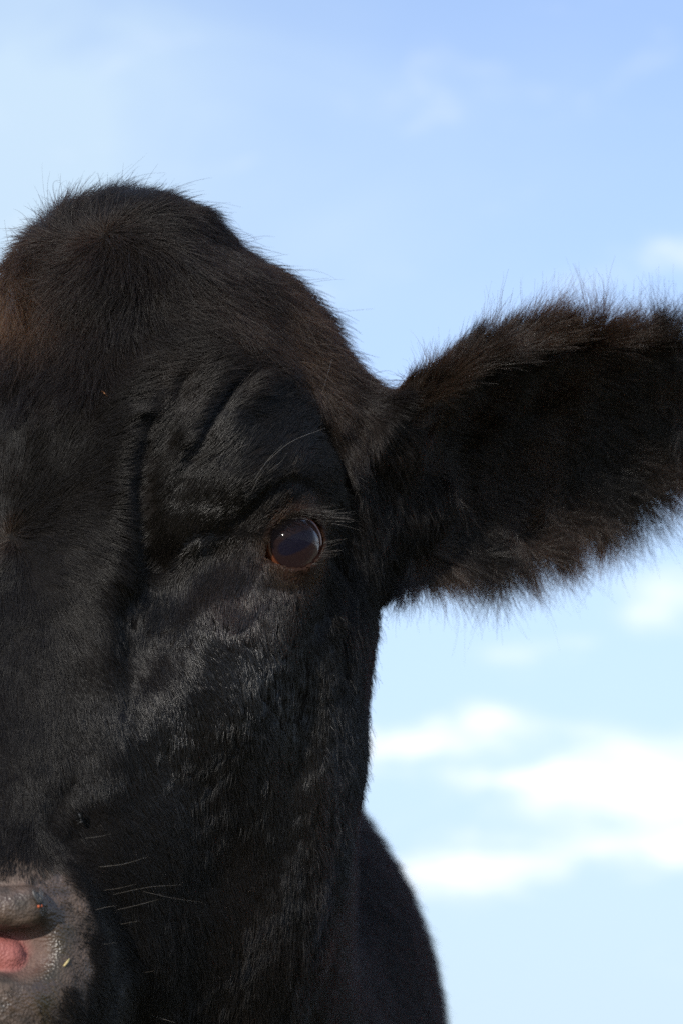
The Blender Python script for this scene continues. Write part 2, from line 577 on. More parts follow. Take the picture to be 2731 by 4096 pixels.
def sd_head(p):
    p = p.copy(); p[:, 0] = np.abs(p[:, 0])
    d = sd_base(p)
    bb = np.abs(d) < 8
    q = p[bb]
    dd = d[bb]
    add = np.zeros(len(q))
    for P, depth, width, tap in STROKES:
        lo, hi = P.min(0) - 3.2 * width, P.max(0) + 3.2 * width
        m = ((q > lo) & (q < hi)).all(1)
        if not m.any():
            continue
        dist, tv = seg_dist(q[m], P, tap)
        add[m] += depth * tv * np.exp(-(dist / width) ** 2)
    dd = dd + add
    # eyelids: a shell over the ball with an almond slit
    m = np.linalg.norm(q - EYE_O, axis=1) < 7
    if m.any():
        e = q[m] - EYE_O
        r = np.linalg.norm(e, axis=1)
        x, y, z = e @ EHX, e @ EVX, e @ EAX
        de = smin(dd[m], r - (EYE_R + 0.26), 0.8)
        # slit: half length 2.0, upper lid arched, lower lid flatter
        xx = np.clip(x / 2.3, -1, 1)
        up = 1.62 * (1 - np.abs(xx - 0.02) ** 2.3)
        dn = 1.42 * (1 - np.abs(xx + 0.05) ** 2.0)
        slit = np.maximum(np.maximum(y - up, -y - dn), np.maximum(x - 2.3, -x - 1.85)) * 0.8
        slit = np.maximum(slit, 0.3 - z)
        de = smax(de, -slit, 0.22)
        de = smax(de, -(r - (EYE_R - 0.06)), 0.05)
        dd[m] = de
    # nostril
    m = np.linalg.norm(q - NOS, axis=1) < 9
    if m.any():
        e = q[m]
        dn = dd[m]
        scoop = ellipsoid((e - NOS) @ NOS_M, (0, 0, 0), (2.7, 1.8, 1.35))
        dn = smax(dn, -scoop, 0.7)
        deep = ellipsoid((e - HOLE) @ NOS_M, (0, 0, -1.0), (1.9, 1.25, 3.0))
        dn = smax(dn, -deep, 0.5)
        fold = inner_fold(e)
        dn = smin(dn, fold, 0.25)
        dist, tv = seg_dist(e, np.array(WING) + NOS_N * 0.22, [1, 1, 1, 1])
        dn = smin(dn, dist - 1.12, 0.16)
        dd[m] = dn
    d[bb] = dd
    return d


def base_grad(p, f=None, h=0.15):
    f = f or sd_base
    g = np.stack([f(p + np.eye(3)[i] * h) - f(p - np.eye(3)[i] * h) for i in range(3)], 1)
    return g / np.maximum(np.linalg.norm(g, axis=1)[:, None], 1e-9)


NOS_N = base_grad(NOS[None])[0]
_s = march([(140, 3800)])[0] - NOS
_s -= NOS_N * (_s @ NOS_N); _s /= np.linalg.norm(_s)
NOS_M = np.stack([_s, np.cross(NOS_N, _s), NOS_N], 1)


# neck, trunk and legs: world axes, centimetres
BODY_X, BODY_Y = -19.2, 205.0


def sd_body(pw):
    W = head2world
    throat = W(np.array([[0, -10.0, -3.0]]))[0]
    crest = W(np.array([[0, -9.0, 9.0]]))[0]
    q = pw
    d = capsule(q, crest, (BODY_X + 1, BODY_Y + 5, 118), 9.0, 13.0)
    d = smin(d, capsule(q, throat, (BODY_X + 1, BODY_Y, 92), 9.0, 18.0), 8)
    d = smin(d, capsule(q, (BODY_X, BODY_Y - 3, 84), (BODY_X, BODY_Y + 15, 78), 22, 26), 10)       # brisket
    def barrel(c, r): return ellipsoid(q, c, r)
    d = smin(d, barrel((BODY_X, BODY_Y + 25, 94), (29.0, 34, 35)), 10)                               # shoulders
    d = smin(d, barrel((BODY_X - 4, BODY_Y + 85, 94), (35, 72, 37)), 10)                            # trunk
    d = smin(d, barrel((BODY_X - 8, BODY_Y + 150, 98), (28, 34, 34)), 10)                           # rump
    for sx in (-1, 1):
        x0 = BODY_X + sx * 15
        d = smin(d, capsule(q, (x0, BODY_Y + 18, 86), (x0, BODY_Y + 14, 42), 13, 6.5), 7)
        d = smin(d, capsule(q, (x0, BODY_Y + 14, 42), (x0, BODY_Y + 15, 9), 5.6, 4.2), 3)
        d = smin(d, capsule(q, (x0, BODY_Y + 15, 9), (x0, BODY_Y + 11, 4), 4.8, 4.6), 2)
        x1 = BODY_X - 8 + sx * 15
        d = smin(d, capsule(q, (x1, BODY_Y + 152, 86), (x1, BODY_Y + 140, 58), 16, 9), 7)
        d = smin(d, capsule(q, (x1, BODY_Y + 140, 58), (x1, BODY_Y + 166, 38), 8, 5.5), 4)
        d = smin(d, capsule(q, (x1, BODY_Y + 166, 38), (x1, BODY_Y + 162, 9), 5, 4.2), 3)
        d = smin(d, capsule(q, (x1, BODY_Y + 162, 9), (x1, BODY_Y + 158, 4), 4.8, 4.6), 2)
    d = smin(d, capsule(q, (BODY_X - 9, BODY_Y + 184, 118), (BODY_X - 9, BODY_Y + 192, 45), 3.2, 2.2), 2)   # tail
    return d


def sd_cow(p):
    d = sd_head(p)
    b = sd_body(head2world(p))
    return smin(d, b, 2.6)


# ------------------------------------------------------------------ surface extraction on a stretched grid
def axis(knots):
    xs = [knots[0][0]]
    for (a, h0), (b, h1) in zip(knots[:-1], knots[1:]):
        while xs[-1] < b - 1e-6:
            t = np.clip((xs[-1] - a) / (b - a), 0, 1)
            xs.append(xs[-1] + h0 + (h1 - h0) * t)
    return np.array(xs)


FINE = 0.26
AU = axis([(-260, 5), (-60, 3), (-34, 0.7), (-8, 0.6), (-4, FINE), (40, FINE), (44, 1.0), (100, 3), (190, 5)])
AV = axis([(-320, 5), (-80, 3.2), (-36, 1.0), (-30, FINE * 1.3), (-22, FINE), (25, FINE), (28, 0.8), (60, 3)])
AW = axis([(-170, 3.0), (-60, 2.4), (-40, 0.8), (-36, FINE), (26, FINE), (30, 0.8), (70, 4), (110, 5)])


def extract():
    B = 4
    ax = []
    for a in (AU, AV, AW):
        n = (len(a) - 1) // B * B + 1
        ax.append(a[:n])
    nx, ny, nz = [len(a) for a in ax]
    cx, cyy, cz = [0.5 * (a[:-1:B] + a[B::B]) for a in ax]
    sx, sy, sz = [(a[B::B] - a[:-1:B]) for a in ax]
    G = np.stack(np.meshgrid(cx, cyy, cz, indexing='ij'), -1).reshape(-1, 3)
    dc = sd_cow(G).reshape(len(cx), len(cyy), len(cz))
    diag = np.sqrt(sx[:, None, None]**2 + sy[None, :, None]**2 + sz[None, None, :]**2)
    band = np.abs(dc) < 0.5 * diag * 1.35 + 0.9
    d = np.ones((nx, ny, nz), np.float32)
    for i in range(B + 1):
        for j in range(B + 1):
            for k in range(B + 1):
                if i < B and j < B and k < B:
                    d[i:nx - 1:B, j:ny - 1:B, k:nz - 1:B] = dc
    # exact values at the nodes of band blocks
    need = np.zeros((nx, ny, nz), bool)
    for i in range(B + 1):
        for j in range(B + 1):
            for k in range(B + 1):
                s = need[i:i + nx - B if i < B else nx:B, j:j + ny - B if j < B else ny:B, k:k + nz - B if k < B else nz:B]
                need[i:i + (len(cx) - 1) * B + 1:B, j:j + (len(cyy) - 1) * B + 1:B, k:k + (len(cz) - 1) * B + 1:B] |= band
    I = np.argwhere(need)
    vals = np.empty(len(I), np.float32)
    for s in range(0, len(I), 400000):
        ii = I[s:s + 400000]
        P = np.stack([ax[0][ii[:, 0]], ax[1][ii[:, 1]], ax[2][ii[:, 2]]], 1)
        vals[s:s + 400000] = sd_cow(P)
    d[I[:, 0], I[:, 1], I[:, 2]] = vals
    ins = d < 0
    cnt = np.zeros((nx - 1, ny - 1, nz - 1), np.int8)
    for i in (0, 1):
        for j in (0, 1):
            for k in (0, 1):
                cnt += ins[i:nx - 1 + i, j:ny - 1 + j, k:nz - 1 + k]
    act = (cnt > 0) & (cnt < 8)
    C = np.argwhere(act)
    vid = np.full(act.shape, -1, np.int32)
    vid[C[:, 0], C[:, 1], C[:, 2]] = np.arange(len(C))
    acc = np.zeros((len(C), 3)); num = np.zeros(len(C))
    corners = [(i, j, k) for i in (0, 1) for j in (0, 1) for k in (0, 1)]
    cd = {c: d[C[:, 0] + c[0], C[:, 1] + c[1], C[:, 2] + c[2]] for c in corners}
    cp = {c: np.stack([ax[0][C[:, 0] + c[0]], ax[1][C[:, 1] + c[1]], ax[2][C[:, 2] + c[2]]], 1) for c in corners}
    for c in corners:
        for a in range(3):
            if c[a] == 0:
                e = list(c); e[a] = 1; e = tuple(e)
                x0, x1 = cd[c], cd[e]
                m = (x0 < 0) != (x1 < 0)
                t = np.where(m, x0 / np.where(m, x0 - x1, 1), 0)
                acc += np.where(m[:, None], cp[c] * (1 - t)[:, None] + cp[e] * t[:, None], 0)
                num += m
    V = acc / num[:, None]
    faces = []
    for a in range(3):
        b, c = (a + 1) % 3, (a + 2) % 3
        lo = [slice(None)] * 3; hi = [slice(None)] * 3
        lo[a] = slice(0, -1); hi[a] = slice(1, None)
        ch = ins[tuple(lo)] != ins[tuple(hi)]
        E = np.argwhere(ch)
        ok = (E[:, b] > 0) & (E[:, c] > 0) & (E[:, b] < d.shape[b] - 1) & (E[:, c] < d.shape[c] - 1)
        E = E[ok]
        inside0 = ins[E[:, 0], E[:, 1], E[:, 2]]
        q = []
        for db, dcx in ((-1, -1), (0, -1), (0, 0), (-1, 0)):
            x = E.copy(); x[:, b] += db; x[:, c] += dcx
            q.append(vid[x[:, 0], x[:, 1], x[:, 2]])
        q = np.stack(q, 1)
        q[~inside0] = q[~inside0][:, ::-1]
        faces.append(q)
    F = np.vstack(faces)
    F = F[(F >= 0).all(1)]
    # relax onto the zero level
    def grad(P, h):
        return np.stack([sd_cow(P + np.eye(3)[i] * h) - sd_cow(P - np.eye(3)[i] * h) for i in range(3)], 1) / (2 * h)
    size = np.stack([np.interp(V[:, i], ax[i][:-1], np.diff(ax[i])) for i in range(3)], 1).max(1)
    for _ in range(2):
        g = grad(V, 0.12)
        dd = sd_cow(V)
        st = -dd / np.maximum((g**2).sum(1), 0.15)
        lim = 0.35 * size
        V = V + g * np.clip(st, -lim, lim)[:, None]
    g = grad(V, 0.12)
    Nn = g / np.maximum(np.linalg.norm(g, axis=1)[:, None], 1e-9)
    return V, F, Nn


import time
_t = time.time()
VH, FH, NH = extract()
print('SURFACE', len(VH), len(FH), round(time.time() - _t, 1))

BASE = np.array([BODY_X / 100, (BODY_Y + 80) / 100, 0.0])


def to_obj(ph):
    """head frame cm -> metres relative to the cow's base point"""
    return head2world(ph) / 100 - BASE

# ------------------------------------------------------------------ ground
def build_ground():
    m, t, b, o = mat('pasture')
    tc = N(t, 'ShaderNodeTexCoord')
    n1 = N(t, 'ShaderNodeTexNoise'); n1.inputs['Scale'].default_value = 0.8; n1.inputs['Detail'].default_value = 8
    n2 = N(t, 'ShaderNodeTexNoise'); n2.inputs['Scale'].default_value = 60; n2.inputs['Detail'].default_value = 6
    for n in (n1, n2):
        t.links.new(tc.outputs['Object'], n.inputs['Vector'])
    r = N(t, 'ShaderNodeValToRGB')
    r.color_ramp.elements[0].position = 0.35; r.color_ramp.elements[0].color = (0.10, 0.095, 0.045, 1)
    r.color_ramp.elements[1].position = 0.65; r.color_ramp.elements[1].color = (0.20, 0.165, 0.085, 1)
    t.links.new(mth(t, 'MULTIPLY_ADD', n2.outputs[0], 0.5, mth(t, 'MULTIPLY', n1.outputs[0], 0.5)), r.inputs[0])
    t.links.new(r.outputs[0], b.inputs['Base Color'])
    b.inputs['Roughness'].default_value = 0.95
    bp = N(t, 'ShaderNodeBump'); bp.inputs['Strength'].default_value = 0.8; bp.inputs['Distance'].default_value = 0.03
    t.links.new(n2.outputs[0], bp.inputs['Height']); t.links.new(bp.outputs[0], b.inputs['Normal'])
    ring = [0, 1.5, 4, 10, 30, 100, 400, 2000, 9000]
    nv = 48
    V = [(0, 3, 0)]; F = []
    rr = np.random.default_rng(3)
    for i, rad in enumerate(ring[1:]):
        for k in range(nv):
            a = 2 * math.pi * k / nv
            V.append((rad * math.cos(a), 3 + rad * math.sin(a), rr.uniform(-0.015, 0.0) if i < 5 else 0))
    for k in range(nv):
        F.append((0, 1 + k, 1 + (k + 1) % nv))
    for i in range(len(ring) - 2):
        a0, b0 = 1 + i * nv, 1 + (i + 1) * nv
        for k in range(nv):
            F.append((a0 + k, b0 + k, b0 + (k + 1) % nv, a0 + (k + 1) % nv))
    g = mesh_obj('ground', V, F, m)
    g['kind'] = 'structure'
    g['label'] = 'dry pasture ground under the cow'


build_ground()

# ------------------------------------------------------------------ the cow
cow = bpy.data.objects.new('cow', None)
cow.empty_display_size = 0.2
SC.collection.objects.link(cow)
cow.location = BASE
cow['label'] = 'black cow with furry ear, its face filling the frame'
cow['category'] = 'cow'

# masks on the hide
AH = VH.copy(); AH[:, 0] = np.abs(AH[:, 0])


def gauss(P, c, r): return np.exp(-(np.linalg.norm(P - c, axis=1) / r) ** 2)


wn1 = WaveNoise(11, 2.2, 12, 1)
wn2 = WaveNoise(12, 0.7, 12, 1)
SKIN_PTS = [(march([c])[0], r) for c, r in (((-100, 3640), 2.6), ((60, 3640), 2.3), ((190, 3720), 2.0), ((80, 3860), 2.8),
                                            ((-40, 3800), 3.0), ((270, 3690), 1.7), ((280, 3880), 1.9), ((240, 3580), 1.2), ((130, 4000), 2.6), ((0, 4100), 3.0), ((-250, 3900), 4.0), ((-300, 3700), 3.5),
                                            ((-100, 4180), 3.2))]


def skin_mask(P):
    P = P.copy(); P[:, 0] = np.abs(P[:, 0])
    m = np.full(len(P), -9.0)
    for c, r in SKIN_PTS:
        m = np.maximum(m, 1 - np.linalg.norm(P - c, axis=1) / r)
    wing = np.clip((1.9 - seg_dist(P, np.array(WING) + NOS_N * 0.22, [1, 1, 1, 1])[0]) / 0.5, 0, 1)
    return np.maximum(wing, np.clip(0.5 + (m + 0.17 * wn1(P)[:, 0] + 0.08 * wn2(P)[:, 0]) * 1.5, 0, 1))


skin = skin_mask(VH)
_dep = -sd_base(AH)
WETL = march([(250, 3720), (235, 3800), (205, 3900), (180, 3990), (200, 4080)])
wetm = np.exp(-(seg_dist(AH, WETL, np.ones(5))[0] / 0.75) ** 2)
pink = np.maximum(np.clip((_dep - 1.05) / 0.5, 0, 1), np.clip((0.30 - inner_fold(AH)) / 0.25, 0, 1)) * np.clip((2.6 - np.linalg.norm(AH - PINK, axis=1)) / 0.6, 0, 1)
_wd = seg_dist(AH, np.array(WING) + NOS_N * 0.22, [1, 1, 1, 1])[0]
pink = np.maximum(pink, 0.12 * np.clip((_dep - 0.25) / 0.5, 0, 1) * np.clip((4.0 - np.linalg.norm(AH - NOS, axis=1)) / 1.0, 0, 1))
pink *= np.clip((_wd - 1.2) / 0.15, 0, 1)
ew = np.linalg.norm(AH - EYE_O, axis=1)
lid = np.clip((EYE_R + 1.0 - ew) / 0.5, 0, 1) * np.clip(((AH - EYE_O) @ EAX - 0.2) / 0.6, 0, 1)

m_hide, t, b, o = mat('black_hide')
a_skin = N(t, 'ShaderNodeAttribute', attribute_name='skin')
a_pink = N(t, 'ShaderNodeAttribute', attribute_name='pink')
a_lid = N(t, 'ShaderNodeAttribute', attribute_name='lid')
tc = N(t, 'ShaderNodeTexCoord')
nz = N(t, 'ShaderNodeTexNoise'); nz.inputs['Scale'].default_value = 90; nz.inputs['Detail'].default_value = 6
t.links.new(tc.outputs['Object'], nz.inputs['Vector'])
vz = N(t, 'ShaderNodeTexVoronoi'); vz.inputs['Scale'].default_value = 650
t.links.new(tc.outputs['Object'], vz.inputs['Vector'])
rs = N(t, 'ShaderNodeValToRGB')
rs.color_ramp.elements[0].position = 0.3; rs.color_ramp.elements[0].color = (0.034, 0.024, 0.018, 1)
rs.color_ramp.elements[1].position = 0.7; rs.color_ramp.elements[1].color = (0.128, 0.086, 0.064, 1)
t.links.new(nz.outputs[0], rs.inputs[0])


def mixc(t, f, a, bb):
    n = N(t, 'ShaderNodeMix', data_type='RGBA')
    for s, x in (('Factor', f), ('A', a), ('B', bb)):
        if isinstance(x, tuple):
            n.inputs[s].default_value = x
        elif isinstance(x, (int, float)):
            n.inputs[s].default_value = x
        else:
            t.links.new(x, n.inputs[s])
    return n.outputs['Result']


c = mixc(t, a_lid.outputs['Fac'], (0.0075, 0.0062, 0.0055, 1), (0.030, 0.015, 0.010, 1))
c = mixc(t, a_skin.outputs['Fac'], c, rs.outputs[0])
mott = N(t, 'ShaderNodeTexNoise'); mott.inputs['Scale'].default_value = 55; mott.inputs['Detail'].default_value = 5; mott.inputs['Roughness'].default_value = 0.65
t.links.new(tc.outputs['Object'], mott.inputs['Vector'])
c = mixc(t, mth(t, 'MULTIPLY', a_skin.outputs['Fac'], maprange(t, mott.outputs[0], 0.50, 0.66, 0, 0.6)), c, (0.016, 0.013, 0.009, 1))
a_w2 = N(t, 'ShaderNodeAttribute', attribute_name='wet')
c = mixc(t, mth(t, 'MULTIPLY', a_w2.outputs['Fac'], maprange(t, nz.outputs[0], 0.35, 0.6)), c, (0.030, 0.023, 0.011, 1))
c = mixc(t, a_pink.outputs['Fac'], c, (0.29, 0.092, 0.078, 1))
t.links.new(c, b.inputs['Base Color'])
wet = N(t, 'ShaderNodeTexNoise'); wet.inputs['Scale'].default_value = 35; wet.inputs['Detail'].default_value = 4
t.links.new(tc.outputs['Object'], wet.inputs['Vector'])
rr_ = mth(t, 'MULTIPLY_ADD', mth(t, 'MULTIPLY', a_skin.outputs['Fac'], maprange(t, wet.outputs[0], 0.45, 0.62)), -0.56, 0.74)
a_wet = N(t, 'ShaderNodeAttribute', attribute_name='wet')
rr_ = mth(t, 'MULTIPLY_ADD', a_wet.outputs['Fac'], -0.42, rr_)
rr_ = mth(t, 'MULTIPLY_ADD', a_lid.outputs['Fac'], -0.25, rr_, clamp=True)
t.links.new(mth(t, 'MAXIMUM', rr_, 0.16), b.inputs['Roughness'])
bp = N(t, 'ShaderNodeBump'); bp.inputs['Strength'].default_value = 0.6; bp.inputs['Distance'].default_value = 0.0013
t.links.new(mth(t, 'MULTIPLY_ADD', nz.outputs[0], 2.2, mth(t, 'MULTIPLY', vz.outputs['Distance'], 0.7)), bp.inputs['Height'])
t.links.new(bp.outputs[0], b.inputs['Normal'])
t.links.new(mth(t, 'MULTIPLY_ADD', a_skin.outputs['Fac'], 0.5, 0.08), b.inputs['Specular IOR Level'])

body = mesh_obj('body', to_obj(VH), FH, m_hide, cow)
fattr(body, 'skin', skin)
fattr(body, 'pink', pink)
fattr(body, 'wet', wetm)
fattr(body, 'lid', lid)

# ------------------------------------------------------------------ eyes


def ball_mesh(nlat=40, nlon=56, amax=math.pi, bulge=None):
    """sphere about +Z, radius in EYE_R, bulge(theta) scales the radius"""
    V = [(0, 0, 1.0 * (bulge(0) if bulge else 1))]; F = []
    for i in range(1, nlat + 1):
        th = amax * i / nlat
        r = bulge(th) if bulge else 1.0
        for k in range(nlon):
            a = 2 * math.pi * k / nlon
            V.append((r * math.sin(th) * math.cos(a), r * math.sin(th) * math.sin(a), r * math.cos(th)))
    for k in range(nlon):
        F.append((0, 1 + k, 1 + (k + 1) % nlon))
    for i in range(nlat - 1):
        a0, b0 = 1 + i * nlon, 1 + (i + 1) * nlon
        for k in range(nlon):
            F.append((a0 + k, b0 + k, b0 + (k + 1) % nlon, a0 + (k + 1) % nlon))
    return np.array(V), F


m_scl, t, b, o = mat('brown_sclera')
tc = N(t, 'ShaderNodeTexCoord')
nz = N(t, 'ShaderNodeTexNoise'); nz.inputs['Scale'].default_value = 120; nz.inputs['Detail'].default_value = 5
t.links.new(tc.outputs['Object'], nz.inputs['Vector'])
t.links.new(mixc(t, nz.outputs[0], (0.075, 0.020, 0.008, 1), (0.16, 0.055, 0.025, 1)), b.inputs['Base Color'])
b.inputs['Roughness'].default_value = 0.25
b.inputs['Coat Weight'].default_value = 1.0
b.inputs['Coat Roughness'].default_value = 0.06

m_iris, t, b, o = mat('dark_iris')
at = N(t, 'ShaderNodeAttribute', attribute_name='pupil')
an = N(t, 'ShaderNodeAttribute', attribute_name='angle')
ar = N(t, 'ShaderNodeAttribute', attribute_name='rad')
cv = N(t, 'ShaderNodeCombineXYZ')
t.links.new(mth(t, 'MULTIPLY', an.outputs['Fac'], 9.0), cv.inputs[0]); t.links.new(mth(t, 'MULTIPLY', ar.outputs['Fac'], 1.2), cv.inputs[1])
nz = N(t, 'ShaderNodeTexNoise'); nz.inputs['Scale'].default_value = 3.0; nz.inputs['Detail'].default_value = 5
t.links.new(cv.outputs[0], nz.inputs['Vector'])
ci = mixc(t, nz.outputs[0], (0.010, 0.005, 0.004, 1), (0.060, 0.030, 0.021, 1))
ci = mixc(t, at.outputs['Fac'], ci, (0.010, 0.010, 0.026, 1))
t.links.new(ci, b.inputs['Base Color'])
b.inputs['Roughness'].default_value = 0.5

m_cor = bpy.data.materials.new('wet_cornea'); m_cor.use_nodes = True
t = m_cor.node_tree; t.nodes.clear()
o = N(t, 'ShaderNodeOutputMaterial')
tr = N(t, 'ShaderNodeBsdfTransparent'); tr.inputs[0].default_value = (0.62, 0.58, 0.62, 1)
gl = N(t, 'ShaderNodeBsdfGlossy'); gl.inputs['Roughness'].default_value = 0.075
fr = N(t, 'ShaderNodeFresnel'); fr.inputs['IOR'].default_value = 1.17
mx = N(t, 'ShaderNodeMixShader')
t.links.new(mth(t, 'MINIMUM', fr.outputs[0], 0.16), mx.inputs[0])
t.links.new(tr.outputs[0], mx.inputs[1]); t.links.new(gl.outputs[0], mx.inputs[2])
t.links.new(mx.outputs[0], o.inputs[0])

COR = 0.80           # half angle of the cornea on the ball


def cornea_bulge(th):
    x = max(0.0, 1 - (th / COR) ** 2)
    return 1.0 + 0.10 * x ** 0.8


def place_eye(side):
    ax = EAX * [side, 1, 1]; hx = EHX * [side, 1, 1]; vx = EVX * [side, 1, 1]
    c0 = EYE_O * [side, 1, 1]
    if side < 0:
        hx = -hx
    M = np.stack([hx * 1.0, np.cross(ax, hx), ax], 1)

    def T(V): return to_obj(c0 + (V * EYE_R) @ M.T)
    # ball with the front sunk behind the cornea
    V, F = ball_mesh(bulge=lambda th: 1.0 if th > COR else math.cos(COR) * 0.93 / math.cos(th))
    ball = mesh_obj('eye', T(V), F, m_scl, cow)
    # iris disc
    V = []; F = []; pu = []; an_ = []; ra_ = []
    nr, nl = 16, 72
    R = math.sin(COR) * 0.995
    for i in range(nr + 1):
        r = i / nr
        for k in range(nl):
            a = 2 * math.pi * k / nl
            V.append((R * r * math.cos(a), R * r * math.sin(a), math.cos(COR) + 0.06 - 0.055 * r + 0.012 * math.sin(k * 2.1) * r * (1 - r)))
            ex, ey = r * math.cos(a) / 0.78, r * math.sin(a) / 0.33
            q = (abs(ex) ** 2.6 + abs(ey) ** 2.6) ** (1 / 2.6)
            pu.append(min(1, max(0, (1.08 - q) / 0.16))); an_.append(math.cos(a) + 2.7 * math.sin(a)); ra_.append(r)
    for i in range(nr):
        for k in range(nl):
            F.append((i * nl + k, (i + 1) * nl + k, (i + 1) * nl + (k + 1) % nl, i * nl + (k + 1) % nl))
    ir = mesh_obj('iris', T(np.array(V)), F, m_iris, ball)
    fattr(ir, 'pupil', pu); fattr(ir, 'angle', an_); fattr(ir, 'rad', ra_)
    V, F = ball_mesh(nlat=26, nlon=64, amax=COR * 1.04, bulge=lambda th: cornea_bulge(th) * 1.004)
    mesh_obj('cornea', T(V), F, m_cor, ball)
    return ball


place_eye(1)['label'] = 'dark brown eye with a sun glint'
place_eye(-1)


# ------------------------------------------------------------------ fur
def signed_march(px, f=None, steps=110):
    f = f or sd_base
    o, dr = ray_head(px)
    t = np.full(len(o), DIST - 50.0)
    for _ in range(steps):
        t += np.clip(f(o + dr * t[:, None]) * 0.7, -2, 6)
    return o + dr * t[:, None]


def px_tangent(P, Nrm, dpx):
    """a tangent at surface point P that runs the way DPX runs in the photograph"""
    d = np.asarray(dpx, float)
    v = (d[0] * np.array([1, 0, 0]) - d[1] * np.array([0, 0, 1.0])) @ HM
    v = v - Nrm * (v @ Nrm)
    return v / max(np.linalg.norm(v), 1e-6)


# where, which way the tips run, length cm, lift 0..1, brown 0..1, clumping 0..1
FUR = [
    # forehead and the stretch up to the poll
    (150, 1250, -0.6, 1.0, 2.2, .45, .08, .5), (60, 1150, -1.0, .5, 2.4, .45, .10, .5), (430, 1250, .1, 1, 2.4, .42, .12, .6),
    (300, 1500, -.2, 1, 2.0, .38, .08, .6), (100, 1550, -.3, 1, 2.0, .35, .10, .6), (650, 1200, .8, .7, 2.2, .35, .10, .5),
    (850, 1150, 1, .55, 2.0, .30, .15, .4), (1000, 1300, 1, .55, 1.8, .26, .30, .4), (1180, 1400, 1, .55, 1.7, .26, .45, .4),
    (900, 1380, 1, .15, 1.8, .26, .15, .4), (650, 1420, .8, .1, 1.9, .30, .10, .4), (500, 1600, .7, -.3, 1.8, .30, .03, .4),
    (200, 1800, .35, -1, 1.8, .28, .02, .4), (350, 1850, .8, -.6, 1.7, .26, .0, .4), (480, 1950, 1, -.15, 1.5, .28, .0, .4),
    (450, 2200, 1, .3, 1.4, .26, .0, .3), (300, 2300, .6, 1, 1.4, .22, .0, .3), (100, 2500, .1, 1, 1.3, .2, .0, .3),
    (330, 860, -.4, -1, 2.4, .34, .06, .5), (620, 880, .9, -.2, 2.0, .28, .05, .5), (520, 780, .1, -1, 2.6, .34, .06, .5), (780, 950, 1, .6, 1.7, .22, .06, .5),
    (40, 980, -1, .3, 2.6, .40, .10, .5), (150, 880, -.9, -.4, 2.5, .40, .10, .5), (250, 1080, -.8, .7, 2.3, .36, .15, .5),
    # brow
    (640, 1750, .75, -.65, 1.6, .28, .0, .4), (780, 1600, .85, -.5, 1.7, .28, .03, .4), (950, 1520, 1, -.2, 1.6, .3, .06, .4),
    (900, 1750, .7, -.65, 1.5, .26, .0, .3), (1080, 1640, .85, -.3, 1.4, .22, .0, .3), (1100, 1800, .7, -.6, 1.1, .18, .0, .3),
    (1250, 1750, .8, -.2, 1.2, .2, .04, .3), (700, 2030, .25, -1, 1.1, .24, .0, .3), (850, 2000, .3, -1, .9, .22, .0, .3), (650, 2200, .25, -1, 1.0, .22, .0, .3),
    (1000, 1960, .5, -.8, .7, .2, .03, .2), (1180, 1900, .8, -.5, .8, .2, .06, .2), (1330, 1950, 1, .1, 1.2, .24, .02, .3),
    (1300, 1560, .8, .7, 1.7, .26, .35, .4), (1400, 1700, .5, 1, 1.8, .26, .25, .4), (1450, 1900, .3, 1, 1.8, .28, .06, .4), (1550, 1600, 1, .5, 1.5, .2, .06, .3),
    (1500, 2200, .3, 1, 1.9, .3, .02, .4), (1440, 2300, .2, 1, 1.6, .26, .0, .3),
    # below the eye and the cheek
    (800, 2250, -.6, .8, .8, .2, .04, .2), (950, 2300, -.5, .9, .7, .18, .12, .2), (930, 2440, -.2, 1, .7, .18, .32, .2), (1150, 2400, .2, 1, .7, .16, .06, .2),
    (1280, 2300, .7, .5, .9, .22, .0, .3), (1250, 2500, .25, 1, .8, .16, .02, .2), (700, 2400, -.2, 1, .9, .2, .0, .2), (600, 2500, .0, 1, 1.1, .2, .0, .3),
    (800, 2600, .15, 1, .9, .36, .0, .25), (1000, 2650, .2, 1, .9, .42, .0, .25), (800, 2800, .25, 1, 1.0, .44, .0, .3), (1050, 2900, .25, 1, 1.0, .48, .0, .3),
    (1300, 2800, .1, 1, 1.1, .26, .0, .3), (1420, 2700, .1, 1, 1.2, .18, .02, .3), (1430, 3050, .0, 1, 1.2, .16, .02, .3), (1200, 3150, .2, 1, 1.1, .16, .04, .3),
    (900, 3150, .35, 1, 1.1, .34, .0, .3), (1350, 3350, -.15, 1, 1.3, .18, .03, .3), (1000, 3450, .3, 1, 1.2, .18, .04, .3), (1200, 3700, -.15, 1, 1.4, .2, .06, .3),
    (800, 3700, .4, 1, 1.2, .2, .03, .3), (950, 4000, .1, 1, 1.4, .22, .05, .3), (650, 4000, .5, 1, 1.1, .22, .02, .3),
    # nose bridge to muzzle
    (100, 2800, .1, 1, 1.2, .18, .0, .3), (350, 2700, .3, 1, 1.2, .2, .0, .3), (480, 2900, .35, 1, 1.1, .26, .0, .3), (300, 3050, .4, 1, 1.0, .2, .0, .3),
    (550, 3150, .5, 1, 1.0, .27, .0, .3), (100, 3150, .3, 1, .9, .22, .0, .3), (250, 3330, .7, .6, .8, .26, .0, .3), (60, 3350, -.2, 1, .8, .26, .0, .3),
    (450, 3350, .7, 1, .9, .24, .0, .3), (330, 3500, 1, .25, .6, .32, .03, .2), (420, 3700, 1, .2, .7, .34, .0, .2), (450, 3950, 1, .35, .8, .34, .0, .2),
    (600, 3600, .7, 1, 1.0, .24, .0, .3),
]


def fur_table():
    f = np.array(FUR, float)
    P = march(f[:, :2])
    Nn = base_grad(P)
    T = np.array([px_tangent(P[i], Nn[i], f[i, 2:4]) for i in range(len(f))])
    return P, T, f[:, 4:]


